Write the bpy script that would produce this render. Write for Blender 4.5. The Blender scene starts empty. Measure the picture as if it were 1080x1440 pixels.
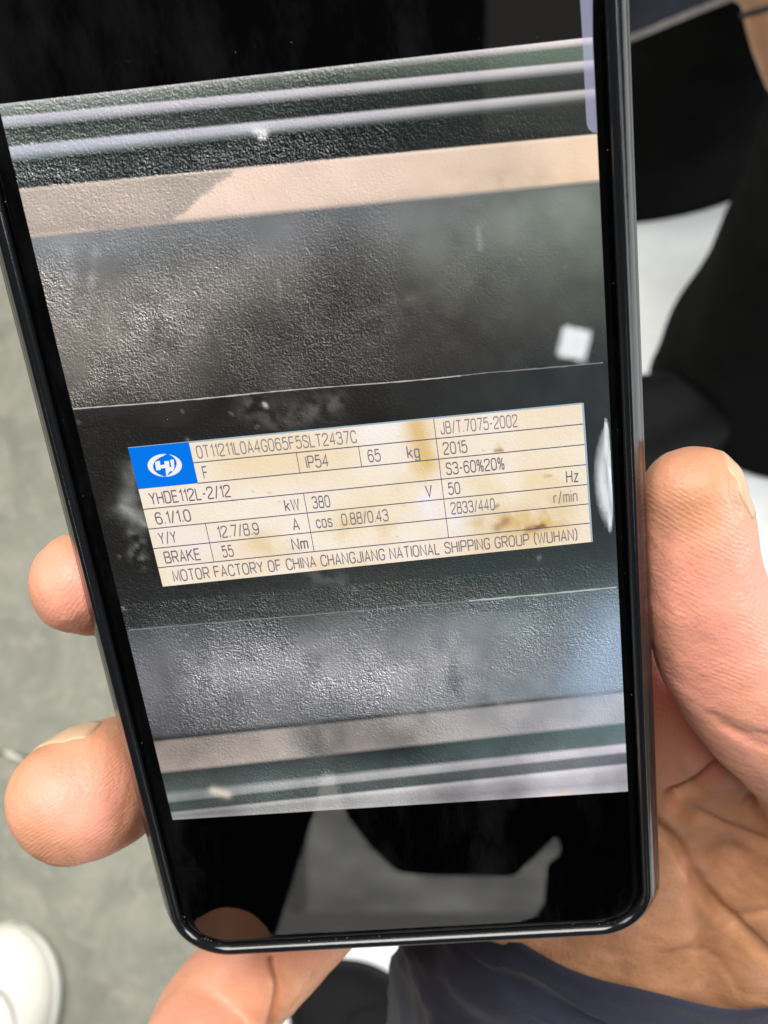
import bpy, bmesh, math, random
import numpy as np
from mathutils import Vector, Matrix
random.seed(5)
rng = np.random.default_rng(7)
scene = bpy.context.scene
COL = scene.collection

# ------------------------------------------------------------------ camera
F, CX, CY = 2000.0, 540.0, 720.0            # focal length in photo pixels (1080 x 1440), picture centre
PITCH = math.radians(70)
CAM = np.array([0.0, 0.0, 1.25])
AX = np.array([1.0, 0, 0])
AD = np.array([0, math.cos(PITCH), -math.sin(PITCH)])      # viewing direction
AU = np.array([0, math.sin(PITCH), math.cos(PITCH)])       # camera up
cam_data = bpy.data.cameras.new('camera')
cam = bpy.data.objects.new('camera', cam_data)
COL.objects.link(cam)
cam.location = CAM
cam.rotation_euler = (math.pi / 2 - PITCH, 0, 0)
cam_data.sensor_fit = 'VERTICAL'
cam_data.sensor_height = 36.0
cam_data.lens = F / 1440.0 * 36.0
cam_data.clip_start = 0.01
cam_data.clip_end = 100
cam_data.dof.use_dof = True
cam_data.dof.focus_distance = 0.188
cam_data.dof.aperture_fstop = cam_data.lens / 1.3
scene.camera = cam

# ------------------------------------------------------------------ light
world = bpy.data.worlds.new('World')
scene.world = world
world.use_nodes = True
wbg = world.node_tree.nodes['Background']
wbg.inputs[0].default_value = (0.95, 0.98, 1.0, 1)
wbg.inputs[1].default_value = 0.05


def area(name, loc, target, sx, sy, power, col):
    d = bpy.data.lights.new(name, 'AREA')
    d.shape = 'RECTANGLE'
    d.size, d.size_y = sx, sy
    d.energy = power
    d.color = col
    o = bpy.data.objects.new(name, d)
    COL.objects.link(o)
    o.location = loc
    o.rotation_euler = (Vector(target) - Vector(loc)).to_track_quat('-Z', 'Y').to_euler()
    return o


area('hall_skylight', (-0.9, 1.2, 6.0), (0, 0.2, 0), 3.2, 3.2, 420, (1.0, 0.97, 0.92))
area('hall_window', (-4.0, 0.2, 3.0), (0, 0.2, 0.8), 2.5, 2.0, 105, (1.0, 0.98, 0.95))
area('side_fill', (4.2, -0.4, 2.6), (0, 0.2, 0.9), 2.2, 2.4, 195, (0.96, 0.98, 1.0))  # added lamp: brightens the thumb's right side and highlights the case bevel
scene.view_settings.view_transform = 'Standard'
scene.view_settings.look = 'None'
scene.view_settings.exposure = 0.0
scene.view_settings.gamma = 1.0
scene.view_settings.use_curve_mapping = False

# ------------------------------------------------------------------ coordinate helpers
# pose of the phone's screen in camera millimetres (x right, y down, z forward)
W_ROT = np.array([0.49785, 0.07412, -0.1043])
T_PH = np.array([-4.39102, -3.06864, 185.73612])
PIC_H = 106.835


def rod(w):
    t = np.linalg.norm(w)
    k = w / t
    K = np.array([[0, -k[2], k[1]], [k[2], 0, -k[0]], [-k[1], k[0], 0]])
    return np.eye(3) + math.sin(t) * K + (1 - math.cos(t)) * K @ K


R_PH = rod(W_ROT) @ np.diag([1.0, -1, -1])     # columns: phone axes in camera mm
C2W = np.stack([AX, -AU, AD], 1)               # camera mm axes -> world axes
R_W = C2W @ R_PH
T_W = CAM + C2W @ T_PH / 1000.0
PHONE_M = Matrix([[*R_W[0], T_W[0]], [*R_W[1], T_W[1]], [*R_W[2], T_W[2]], [0, 0, 0, 1]])


def ph(px, py, z=0.0):
    """photo pixel -> phone millimetres on the plane z above the screen"""
    d = np.array([(px - CX) / F, (py - CY) / F, 1.0])
    n = R_PH[:, 2]
    o = T_PH + z * n
    s = (n @ o) / (n @ d)
    return R_PH.T @ (d * s - T_PH)


def to_px(P):
    """phone millimetres (n,3) -> pixels"""
    Y = np.asarray(P) @ R_PH.T + T_PH
    return Y[:, :2] / Y[:, 2:] * F + np.array([CX, CY])


def p2w(P):
    return np.asarray(P) @ R_W.T / 1000.0 + T_W


def ray(px, py):
    d = AX * (px - CX) / F - AU * (py - CY) / F + AD
    return d


def floor_pt(px, py, h=0.0):
    d = ray(px, py)
    return CAM + d * ((h - CAM[2]) / d[2])


def lin(c):
    c = np.asarray(c, float) / 255.0
    return np.where(c <= 0.04045, c / 12.92, ((c + 0.055) / 1.055) ** 2.4)


# ------------------------------------------------------------------ object helpers
def mesh_obj(name, verts, faces, mat, parent=None, smooth=True, matrix=None):
    me = bpy.data.meshes.new(name)
    me.from_pydata([tuple(map(float, v)) for v in verts], [], [tuple(map(int, f)) for f in faces])
    me.update()
    if smooth:
        me.polygons.foreach_set('use_smooth', [True] * len(me.polygons))
    o = bpy.data.objects.new(name, me)
    COL.objects.link(o)
    if mat:
        me.materials.append(mat)
    if parent:
        o.parent = parent
    if matrix is not None:
        o.matrix_world = matrix
    return o


def empty(name, loc=(0, 0, 0), matrix=None):
    o = bpy.data.objects.new(name, None)
    COL.objects.link(o)
    o.empty_display_size = 0.02
    if matrix is not None:
        o.matrix_world = matrix
    else:
        o.location = loc
    return o


def tag(o, label=None, cat=None, group=None, kind=None):
    if label:
        o['label'] = label
    if cat:
        o['category'] = cat
    if group:
        o['group'] = group
    if kind:
        o['kind'] = kind
    return o


def catmull(P, n=8):
    P = np.asarray(P, float)
    Q = np.vstack([2 * P[0] - P[1], P, 2 * P[-1] - P[-2]])
    out = []
    for i in range(1, len(Q) - 2):
        for k in range(n):
            t = k / n
            a, b, c, d = Q[i - 1], Q[i], Q[i + 1], Q[i + 2]
            out.append(0.5 * ((2 * b) + (c - a) * t + (2 * a - 5 * b + 4 * c - d) * t * t + (3 * b - a - 3 * c + d) * t ** 3))
    out.append(P[-1])
    return np.array(out)


def loft(P, ra, rb, up=(0, 0, 1), sides=28, n=8, cap0=True, cap1=True, tipround=1.0):
    """closed tube: centres P, radii ra across and rb along 'up'"""
    M = catmull(np.c_[np.asarray(P, float), ra, rb], n)
    C, A, B = M[:, :3], M[:, 3], M[:, 4]
    T = np.gradient(C, axis=0)
    T /= np.linalg.norm(T, axis=1)[:, None]
    up = np.asarray(up, float)

    def frame(t):
        s = np.cross(t, up)
        s /= np.linalg.norm(s)
        return s, np.cross(s, t)
    rings = []
    th = np.linspace(0, 2 * math.pi, sides, endpoint=False)

    def ring(c, t, a, b):
        s, u = frame(t)
        return c + np.outer(np.cos(th) * a, s) + np.outer(np.sin(th) * b, u)
    if cap0:
        for k in (80, 60, 40, 20):
            q = math.radians(k)
            rings.append(ring(C[0] - T[0] * math.sin(q) * min(A[0], B[0]) * tipround, T[0], A[0] * math.cos(q), B[0] * math.cos(q)))
    for i in range(len(C)):
        rings.append(ring(C[i], T[i], A[i], B[i]))
    if cap1:
        for k in (20, 40, 60, 80):
            q = math.radians(k)
            rings.append(ring(C[-1] + T[-1] * math.sin(q) * min(A[-1], B[-1]) * tipround, T[-1], A[-1] * math.cos(q), B[-1] * math.cos(q)))
    V = np.vstack(rings)
    F_ = []
    for i in range(len(rings) - 1):
        for j in range(sides):
            k = (j + 1) % sides
            F_.append((i * sides + j, i * sides + k, (i + 1) * sides + k, (i + 1) * sides + j))
    F_.append(tuple(range(sides - 1, -1, -1)))
    m = (len(rings) - 1) * sides
    F_.append(tuple(range(m, m + sides)))
    return V, F_


def join(parts):
    V, Fa, o = [], [], 0
    for v, f in parts:
        V.append(np.asarray(v))
        Fa += [tuple(i + o for i in q) for q in f]
        o += len(v)
    return np.vstack(V), Fa


# ------------------------------------------------------------------ material helpers
def new_mat(name):
    m = bpy.data.materials.new(name)
    m.use_nodes = True
    nt = m.node_tree
    return m, nt, nt.nodes, nt.links, nt.nodes['Principled BSDF']


def simple(name, col, rough=0.5, spec=0.5, noise=0.0, nscale=200, bump=0.0, bscale=900, coat=0.0, sheen=0.0):
    m, nt, N, L, b = new_mat(name)
    b.inputs['Roughness'].default_value = rough
    b.inputs['Specular IOR Level'].default_value = spec
    b.inputs['Base Color'].default_value = (*col, 1)
    if coat:
        b.inputs['Coat Weight'].default_value = coat
        b.inputs['Coat Roughness'].default_value = 0.08
    if sheen:
        b.inputs['Sheen Weight'].default_value = sheen
    tc = N.new('ShaderNodeTexCoord')
    if noise:
        n = N.new('ShaderNodeTexNoise')
        n.inputs['Scale'].default_value = nscale
        n.inputs['Detail'].default_value = 5
        L.new(tc.outputs['Object'], n.inputs['Vector'])
        r = N.new('ShaderNodeValToRGB')
        c = np.array(col)
        r.color_ramp.elements[0].position = 0.3
        r.color_ramp.elements[1].position = 0.7
        r.color_ramp.elements[0].color = (*(c * (1 - noise)), 1)
        r.color_ramp.elements[1].color = (*np.minimum(c * (1 + noise), 1), 1)
        L.new(n.outputs['Fac'], r.inputs['Fac'])
        L.new(r.outputs['Color'], b.inputs['Base Color'])
    if bump:
        n2 = N.new('ShaderNodeTexNoise')
        n2.inputs['Scale'].default_value = bscale
        n2.inputs['Detail'].default_value = 4
        L.new(tc.outputs['Object'], n2.inputs['Vector'])
        bp = N.new('ShaderNodeBump')
        bp.inputs['Strength'].default_value = bump
        bp.inputs['Distance'].default_value = 0.0004
        L.new(n2.outputs['Fac'], bp.inputs['Height'])
        L.new(bp.outputs['Normal'], b.inputs['Normal'])
    return m


def emit_flat(name, rgb, strength=1.0):
    m, nt, N, L, b = new_mat(name)
    b.inputs['Base Color'].default_value = (0, 0, 0, 1)
    b.inputs['Specular IOR Level'].default_value = 0
    b.inputs['Roughness'].default_value = 1
    b.inputs['Emission Color'].default_value = (*lin(rgb), 1)
    b.inputs['Emission Strength'].default_value = strength
    return m


def emit_vcol(name, gscale=1750.0, fine=4200.0):
    """screen picture: stored colours (alpha = how grainy) broken up by procedural grain"""
    m, nt, N, L, b = new_mat(name)
    b.inputs['Base Color'].default_value = (0, 0, 0, 1)
    b.inputs['Specular IOR Level'].default_value = 0
    b.inputs['Roughness'].default_value = 1
    at = N.new('ShaderNodeAttribute')
    at.attribute_name = 'tint'
    tc = N.new('ShaderNodeTexCoord')
    n1 = N.new('ShaderNodeTexNoise')
    n1.inputs['Scale'].default_value = gscale
    n1.inputs['Detail'].default_value = 3
    n1.inputs['Roughness'].default_value = 0.65
    n1.inputs['Distortion'].default_value = 2.0
    L.new(tc.outputs['Object'], n1.inputs['Vector'])
    n2 = N.new('ShaderNodeTexNoise')
    n2.inputs['Scale'].default_value = fine
    n2.inputs['Detail'].default_value = 2
    L.new(tc.outputs['Object'], n2.inputs['Vector'])

    def mth(op, a, bb):
        q = N.new('ShaderNodeMath')
        q.operation = op
        for i, s in enumerate((a, bb)):
            if isinstance(s, (int, float)):
                q.inputs[i].default_value = s
            else:
                L.new(s, q.inputs[i])
        return q.outputs[0]
    off = N.new('ShaderNodeVectorMath')
    off.operation = 'ADD'
    off.inputs[1].default_value = (0.00012, 0.00014, 0)
    L.new(tc.outputs['Object'], off.inputs[0])
    n3 = N.new('ShaderNodeTexNoise')
    n3.inputs['Scale'].default_value = gscale
    n3.inputs['Detail'].default_value = 3
    n3.inputs['Roughness'].default_value = 0.65
    n3.inputs['Distortion'].default_value = 2.0
    L.new(off.outputs[0], n3.inputs['Vector'])
    emb = mth('MULTIPLY', mth('SUBTRACT', n1.outputs['Fac'], n3.outputs['Fac']), 26.0)
    s = mth('ADD', mth('ADD', emb, mth('MULTIPLY', mth('SUBTRACT', n1.outputs['Fac'], 0.5), 6.0)), mth('MULTIPLY', mth('SUBTRACT', n2.outputs['Fac'], 0.5), 6.0))
    f = mth('POWER', 2.2, mth('MULTIPLY', s, at.outputs['Alpha']))
    sc = N.new('ShaderNodeVectorMath')
    sc.operation = 'SCALE'
    L.new(at.outputs['Color'], sc.inputs[0])
    L.new(f, sc.inputs['Scale'])
    gl_ = mth('MULTIPLY', mth('MAXIMUM', mth('SUBTRACT', s, 0.35), 0.0), mth('MULTIPLY', at.outputs['Alpha'], 0.16))
    ad = N.new('ShaderNodeVectorMath')
    ad.operation = 'ADD'
    L.new(sc.outputs[0], ad.inputs[0])
    L.new(gl_, ad.inputs[1])
    L.new(ad.outputs[0], b.inputs['Emission Color'])
    b.inputs['Emission Strength'].default_value = 1.0
    return m


def floor_mat(name, c0, c1, c2, rough):
    m, nt, N, L, b = new_mat(name)
    tc = N.new('ShaderNodeTexCoord')

    def noise(scale, detail, dist=0.0):
        n = N.new('ShaderNodeTexNoise')
        n.inputs['Scale'].default_value = scale
        n.inputs['Detail'].default_value = detail
        n.inputs['Roughness'].default_value = 0.6
        n.inputs['Distortion'].default_value = dist
        L.new(tc.outputs['Object'], n.inputs['Vector'])
        return n.outputs['Fac']
    r = N.new('ShaderNodeValToRGB')
    r.color_ramp.elements[0].position = 0.36
    r.color_ramp.elements[0].color = (*c0, 1)
    r.color_ramp.elements[1].position = 0.66
    r.color_ramp.elements[1].color = (*c1, 1)
    L.new(noise(16, 7, 0.8), r.inputs['Fac'])
    mx = N.new('ShaderNodeMixRGB')
    r2 = N.new('ShaderNodeValToRGB')
    r2.color_ramp.elements[0].position = 0.5
    r2.color_ramp.elements[1].position = 0.75
    L.new(noise(42, 4, 1.5), r2.inputs['Fac'])
    L.new(r2.outputs['Color'], mx.inputs['Fac'])
    L.new(r.outputs['Color'], mx.inputs['Color1'])
    mx.inputs['Color2'].default_value = (*c2, 1)
    L.new(mx.outputs['Color'], b.inputs['Base Color'])
    b.inputs['Roughness'].default_value = rough
    bp = N.new('ShaderNodeBump')
    bp.inputs['Strength'].default_value = 0.25
    bp.inputs['Distance'].default_value = 0.002
    L.new(noise(120, 5), bp.inputs['Height'])
    L.new(bp.outputs['Normal'], b.inputs['Normal'])
    return m


def skin_mat(name):
    m, nt, N, L, b = new_mat(name)
    tc = N.new('ShaderNodeTexCoord')

    def noise(scale, detail, dist=0.0):
        n = N.new('ShaderNodeTexNoise')
        n.inputs['Scale'].default_value = scale
        n.inputs['Detail'].default_value = detail
        n.inputs['Distortion'].default_value = dist
        L.new(tc.outputs['Object'], n.inputs['Vector'])
        return n.outputs['Fac']
    r = N.new('ShaderNodeValToRGB')
    e = r.color_ramp.elements
    e[0].position, e[0].color = 0.34, (0.54, 0.265, 0.135, 1)
    e[1].position, e[1].color = 0.66, (0.76, 0.38, 0.23, 1)
    x = e.new(0.5)
    x.color = (0.66, 0.325, 0.175, 1)
    L.new(noise(90, 7, 0.5), r.inputs['Fac'])
    at = N.new('ShaderNodeAttribute')
    at.attribute_name = 'flush'
    mx = N.new('ShaderNodeMixRGB')
    mx.blend_type = 'MIX'
    L.new(at.outputs['Fac'], mx.inputs['Fac'])
    L.new(r.outputs['Color'], mx.inputs['Color1'])
    mx.inputs['Color2'].default_value = (0.88, 0.37, 0.27, 1)
    L.new(mx.outputs['Color'], b.inputs['Base Color'])
    b.inputs['Roughness'].default_value = 0.42
    b.inputs['Specular IOR Level'].default_value = 0.4
    b.inputs['Subsurface Weight'].default_value = 0.15
    b.inputs['Subsurface Radius'].default_value = (1.0, 0.35, 0.2)
    b.inputs['Subsurface Scale'].default_value = 0.0022
    # skin ridges: stored per-vertex ridge coordinate, broken by noise
    rg = N.new('ShaderNodeAttribute')
    rg.attribute_name = 'ridge'
    dn = N.new('ShaderNodeMath')
    dn.operation = 'MULTIPLY_ADD'
    L.new(noise(260, 3), dn.inputs[0])
    dn.inputs[1].default_value = 11.0
    L.new(rg.outputs['Fac'], dn.inputs[2])
    sn = N.new('ShaderNodeMath')
    sn.operation = 'SINE'
    L.new(dn.outputs[0], sn.inputs[0])
    mk = N.new('ShaderNodeAttribute')
    mk.attribute_name = 'ridge_mask'
    mm = N.new('ShaderNodeMath')
    mm.operation = 'MULTIPLY'
    L.new(sn.outputs[0], mm.inputs[0])
    pr = N.new('ShaderNodeMapRange')
    pr.inputs['From Min'].default_value = 0.42
    pr.inputs['From Max'].default_value = 0.62
    L.new(noise(110, 2), pr.inputs['Value'])
    pm = N.new('ShaderNodeMath')
    pm.operation = 'MULTIPLY'
    L.new(mk.outputs['Fac'], pm.inputs[0])
    L.new(pr.outputs['Result'], pm.inputs[1])
    L.new(pm.outputs[0], mm.inputs[1])
    b1 = N.new('ShaderNodeBump')
    b1.inputs['Strength'].default_value = 0.32
    b1.inputs['Distance'].default_value = 0.00005
    L.new(mm.outputs[0], b1.inputs['Height'])
    b2 = N.new('ShaderNodeBump')
    b2.inputs['Strength'].default_value = 0.6
    b2.inputs['Distance'].default_value = 0.00025
    L.new(noise(1500, 4), b2.inputs['Height'])
    L.new(b1.outputs['Normal'], b2.inputs['Normal'])
    L.new(b2.outputs['Normal'], b.inputs['Normal'])
    return m


# ------------------------------------------------------------------ the setting
M_FLOOR = floor_mat('worn_green_grey_floor', (0.15, 0.158, 0.12), (0.245, 0.24, 0.19), (0.275, 0.258, 0.21), 0.55)
M_PALE = floor_mat('pale_floor_paint', (0.68, 0.71, 0.71), (0.80, 0.82, 0.81), (0.74, 0.77, 0.77), 0.4)
S = 3.0
fl = mesh_obj('floor', [(-S, -S, 0), (S, -S, 0), (S, S + 1, 0), (-S, S + 1, 0)], [(0, 1, 2, 3)], M_FLOOR, smooth=False)
tag(fl, 'mottled grey green painted concrete floor', kind='structure')
wk = mesh_obj('walkway', [(-0.1, -S, 0.004), (S, -S, 0.004), (S, S + 1, 0.004), (-0.1, S + 1, 0.004)], [(0, 1, 2, 3)], M_PALE, smooth=False)
tag(wk, 'pale grey painted walkway on the concrete floor', kind='structure')
a, b_ = floor_pt(-160, 1040, 0.003), floor_pt(235, 1086, 0.003)
dv = (b_ - a) / np.linalg.norm(b_ - a)
nv = np.array([-dv[1], dv[0], 0]) * 0.0014
jt = []
for k in range(25):
    q = a + (b_ - a) * k / 24 + np.array([0, random.uniform(-.0012, .0012), 0])
    w_ = random.uniform(0.5, 1.1)
    jt += [q - nv * w_, q + nv * w_]
mesh_obj('floor_joint', jt, [(2 * i, 2 * i + 2, 2 * i + 3, 2 * i + 1) for i in range(24)],
         simple('joint_filler', (0.09, 0.085, 0.07), 0.8), fl, smooth=False)
# chipped flake of paint by the joint
c = floor_pt(20, 1066)
n_ = 11
top, bot = [], []
for k in range(n_):
    t = 2 * math.pi * k / n_
    rr = 0.0065 * (1 + random.uniform(-.45, .45))
    x, y = 1.5 * rr * math.cos(t), 0.6 * rr * math.sin(t) - 0.5 * rr * math.cos(t)
    bot.append((x, y, 0.0))
    top.append((x * .85, y * .85, 0.003 + random.uniform(0, .003)))
ck = mesh_obj('paint_flake', bot + top, [tuple(range(n_ - 1, -1, -1)), tuple(range(n_, 2 * n_))] +
              [(i, (i + 1) % n_, n_ + (i + 1) % n_, n_ + i) for i in range(n_)],
              simple('flake_chalk', (0.62, 0.58, 0.50), 0.8, noise=.2, nscale=400), smooth=False)
ck.location = c
tag(ck, 'small pale flake lying on the grey green floor beside the floor joint', 'flake')

# ------------------------------------------------------------------ smartphone
phone = empty('smartphone', matrix=PHONE_M)
tag(phone, 'black smartphone in a glossy black bumper case showing a motor nameplate picture', 'phone')
MM = 0.001


def pmesh(name, V, Fa, mat, parent, smooth=True):
    o = mesh_obj(name, np.asarray(V) * MM, Fa, mat, None, smooth)
    o.parent = parent
    return o


XC, HX, YB, YT = -0.5, 35.9, -79.6, 79.0
HY, YC = (YT - YB) / 2, (YT + YB) / 2


def rrect(off, z, rad=7.0, seg=10, straight=14):
    hx, hy, r = HX + off, HY + off, max(rad + off, 0.5)
    pts = []
    for (sx, sy, a0) in ((1, 1, 0), (-1, 1, 90), (-1, -1, 180), (1, -1, 270)):
        for k in range(seg + 1):
            t = math.radians(a0 + 90 * k / seg)
            pts.append((XC + sx * (hx - r) + r * math.cos(t), YC + sy * (hy - r) + r * math.sin(t), z))
    # add points on the long straight runs
    out = []
    n = len(pts)
    for i, p in enumerate(pts):
        out.append(p)
        if i % (seg + 1) == seg:
            q = pts[(i + 1) % n]
            for k in range(1, straight):
                f = k / straight
                out.append(tuple(p[j] + (q[j] - p[j]) * f for j in range(3)))
    return out


def sweep(profile, cap_first=False, cap_last=False, jitter=0.0, rad=7.0):
    V, Fa = [], []
    n = None
    for (o, z) in profile:
        rr = rrect(o, z, rad)
        n = len(rr)
        V += rr
    for i in range(len(profile) - 1):
        for j in range(n):
            k = (j + 1) % n
            Fa.append((i * n + j, i * n + k, (i + 1) * n + k, (i + 1) * n + j))
    if cap_first:
        Fa.append(tuple(range(n - 1, -1, -1)))
    if cap_last:
        m = (len(profile) - 1) * n
        Fa.append(tuple(range(m, m + n)))
    V = np.array(V)
    if jitter:
        V = V + rng.normal(0, jitter, V.shape)
    return V, Fa


M_CASE = simple('black_rubber_case', (0.008, 0.0085, 0.010), 0.13, 0.65, bump=0.07, bscale=500)
prof = [(0.05, -2.0), (0.07, -0.2), (0.12, 0.22), (0.3, 0.58), (0.62, 0.82), (1.0, 0.9), (1.25, 0.84), (1.38, 0.70), (1.46, 0.52),
        (1.75, 0.20), (2.1, -0.30), (2.4, -0.95), (2.5, -1.25), (2.62, -1.4), (2.85, -1.75), (2.97, -2.4), (2.97, -3.0), (2.95, -6.0),
        (2.7, -7.9), (2.0, -9.3), (0.8, -9.9), (-1.0, -10.0)]
v, f = sweep(prof, cap_last=True)
case = pmesh('case', v, f, M_CASE, phone)
M_BODY = simple('phone_frame_black', (0.008, 0.008, 0.009), 0.3)
v, f = sweep([(-0.15, -0.95), (-0.02, -1.3), (0.0, -8.4), (-1.0, -9.4)], True, True)
pmesh('body', v, f, M_BODY, phone)

# cover glass: clear, rounded down at its rim
mg, nt, N, L, b = new_mat('cover_glass')
N.remove(b)
tr = N.new('ShaderNodeBsdfTransparent')
gl = N.new('ShaderNodeBsdfGlossy')
gl.inputs['Roughness'].default_value = 0.015
fr = N.new('ShaderNodeFresnel')
fr.inputs['IOR'].default_value = 1.62
mix = N.new('ShaderNodeMixShader')
L.new(fr.outputs[0], mix.inputs[0])
L.new(tr.outputs[0], mix.inputs[1])
L.new(gl.outputs[0], mix.inputs[2])
df = N.new('ShaderNodeBsdfDiffuse')
df.inputs[0].default_value = (.75, .78, .8, 1)
tc = N.new('ShaderNodeTexCoord')
mp = N.new('ShaderNodeMapping')
mp.inputs['Scale'].default_value = (60, 22, 1)
mp.inputs['Rotation'].default_value = (0, 0, .5)
L.new(tc.outputs['Object'], mp.inputs['Vector'])
sn = N.new('ShaderNodeTexNoise')
sn.inputs['Scale'].default_value = 1.0
sn.inputs['Detail'].default_value = 8
sn.inputs['Roughness'].default_value = .7
L.new(mp.outputs[0], sn.inputs['Vector'])
mr = N.new('ShaderNodeMapRange')
mr.inputs['From Min'].default_value = .5
mr.inputs['From Max'].default_value = .8
mr.inputs['To Max'].default_value = .016
L.new(sn.outputs['Fac'], mr.inputs['Value'])
mx2 = N.new('ShaderNodeMixShader')
L.new(mr.outputs[0], mx2.inputs[0])
L.new(mix.outputs[0], mx2.inputs[1])
L.new(df.outputs[0], mx2.inputs[2])
L.new(mx2.outputs[0], N['Material Output'].inputs['Surface'])
v, f = sweep([(-0.16, -0.75), (-0.2, -0.45), (-0.45, -0.2), (-0.85, -0.05), (-1.3, -0.005), (-1.6, 0.0), (-2.4, 0.0), (-4.0, 0.0)], cap_last=True)
glass = pmesh('cover_glass', v, f, mg, phone)
# black display panel under the glass
M_BLACK = simple('display_black', (0.0015, 0.0015, 0.0018), 0.6, 0.0)
v, f = sweep([(-0.6, -0.8), (-0.7, -0.5)], cap_last=True)
display = pmesh('display', v, f, M_BLACK, phone, smooth=False)
tag(display, 'lit screen showing a photo of a motor nameplate')

# ---- the picture on the screen
Z_PIC = -0.46
TL, TR, BR, BL = [to_px([[x, y, 0]])[0] for x, y in ((-34, PIC_H / 2), (34, PIC_H / 2), (34, -PIC_H / 2), (-34, -PIC_H / 2))]


def edge_x(y, A, B):
    return A[0] + (B[0] - A[0]) * (y - A[1]) / (B[1] - A[1])


rows = [  # y at left edge, y at right edge, colours left / middle / right (right ones include some painted glass reflection), grain left / middle / right
    (147, 52, (185, 186, 186), (200, 196, 196), (225, 215, 215), .05, .05, .0),
    (152, 57, (142, 146, 142), (122, 126, 118), (212, 200, 200), .10, .10, .02),
    (157, 64, (128, 132, 128), (84, 92, 84), (92, 106, 94), .13, .12, .03),
    (163, 83, (112, 116, 112), (62, 72, 64), (86, 100, 88), .12, .10, .03),
    (166, 86, (192, 191, 199), (202, 196, 199), (200, 192, 195), .03, .02, .01),
    (173, 91, (176, 176, 186), (190, 186, 191), (180, 175, 178), .03, .02, .01),
    (179, 97, (132, 136, 140), (122, 122, 124), (112, 116, 112), .05, .03, .01),
    (183, 102, (60, 72, 66), (44, 56, 50), (54, 64, 57), .15, .08, .02),
    (204, 123, (84, 92, 86), (34, 47, 41), (42, 52, 47), .18, .08, .02),
    (208, 127, (186, 188, 200), (196, 191, 196), (196, 188, 190), .03, .02, .01),
    (216, 132, (174, 179, 192), (180, 178, 184), (160, 158, 157), .03, .02, .01),
    (225, 139, (110, 118, 118), (90, 95, 95), (78, 86, 80), .05, .04, .01),
    (230, 145, (38, 50, 44), (24, 34, 31), (54, 62, 56), .22, .18, .02),
    (248, 166, (58, 72, 66), (30, 38, 35), (44, 52, 47), .34, .26, .02),
    (264, 187, (52, 62, 57), (33, 40, 38), (54, 60, 55), .26, .18, .02),
    (267, 190, (196, 183, 173), (226, 206, 192), (232, 207, 187), .04, .02, .01),
    (272, 195, (178, 164, 154), (200, 182, 168), (228, 199, 174), .06, .03, .01),
    (308, 238, (172, 158, 149), (204, 186, 172), (231, 200, 171), .06, .03, .01),
    (327, 251, (164, 150, 141), (200, 180, 166), (226, 196, 166), .06, .03, .01),
    (331, 254, (190, 172, 158), (186, 167, 157), (160, 152, 140), .03, .02, .01),
    (336, 258, (118, 119, 121), (100, 102, 104), (106, 110, 106), .05, .04, .02),
    (362, 290, (114, 116, 118), (104, 104, 105), (108, 116, 107), .10, .05, .02),
    (430, 350, (118, 112, 107), (90, 88, 84), (88, 94, 87), .24, .08, .02),
    (500, 430, (108, 102, 96), (76, 73, 69), (66, 68, 64), .24, .09, .02),
    (550, 485, (84, 79, 74), (60, 57, 55), (50, 54, 54), .20, .08, .02),
    (573, 508, (64, 60, 56), (47, 45, 43), (48, 52, 52), .15, .06, .02),
    (578, 513, (36, 35, 33), (35, 34, 33), (46, 50, 52), .05, .04, .02),
    (640, 590, (31, 30, 28), (35, 34, 32), (44, 48, 50), .05, .05, .02),
    (800, 740, (29, 28, 27), (36, 36, 35), (46, 50, 52), .05, .05, .03),
    (862, 800, (34, 36, 35), (58, 63, 60), (58, 68, 68), .10, .10, .05),
    (882, 822, (44, 47, 47), (68, 73, 70), (66, 77, 77), .14, .12, .05),
    (889, 829, (72, 74, 77), (80, 84, 84), (90, 103, 106), .16, .16, .07),
    (930, 870, (92, 92, 95), (104, 106, 109), (108, 120, 126), .17, .17, .08),
    (975, 910, (104, 103, 106), (120, 120, 124), (116, 127, 134), .17, .17, .08),
    (1034, 967, (84, 84, 87), (112, 113, 116), (132, 146, 156), .14, .13, .05),
    (1041, 972, (44, 44, 45), (58, 58, 58), (86, 92, 92), .05, .05, .02),
    (1045, 977, (152, 140, 132), (142, 137, 132), (180, 180, 185), .07, .05, .02),
    (1084, 1014, (168, 154, 146), (154, 148, 143), (178, 178, 187), .06, .05, .02),
    (1089, 1019, (60, 65, 64), (44, 51, 51), (92, 112, 115), .04, .03, .01),
    (1112, 1044, (86, 95, 92), (60, 70, 70), (108, 123, 126), .06, .04, .01),
    (1120, 1048, (142, 147, 144), (168, 167, 167), (214, 209, 219), .03, .02, .01),
    (1127, 1056, (130, 135, 133), (152, 151, 151), (205, 200, 214), .03, .02, .01),
    (1130, 1060, (70, 80, 76), (74, 79, 79), (118, 121, 127), .05, .04, .01),
    (1141, 1072, (72, 80, 77), (70, 76, 76), (116, 119, 125), .05, .04, .01),
    (1144, 1076, (150, 150, 148), (190, 186, 186), (214, 208, 219), .03, .02, .01),
    (1149, 1084, (132, 132, 131), (152, 150, 150), (188, 184, 194), .03, .02, .01),
    (1151, 1099, (150, 148, 148), (140, 138, 139), (166, 163, 172), .03, .03, .01),
    (1153, 1113, (172, 167, 162), (152, 149, 149), (206, 201, 211), .03, .03, .01)]
NC = 230
px_rows, tint_rows = [], []
uu = np.linspace(0, 1, NC)
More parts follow.
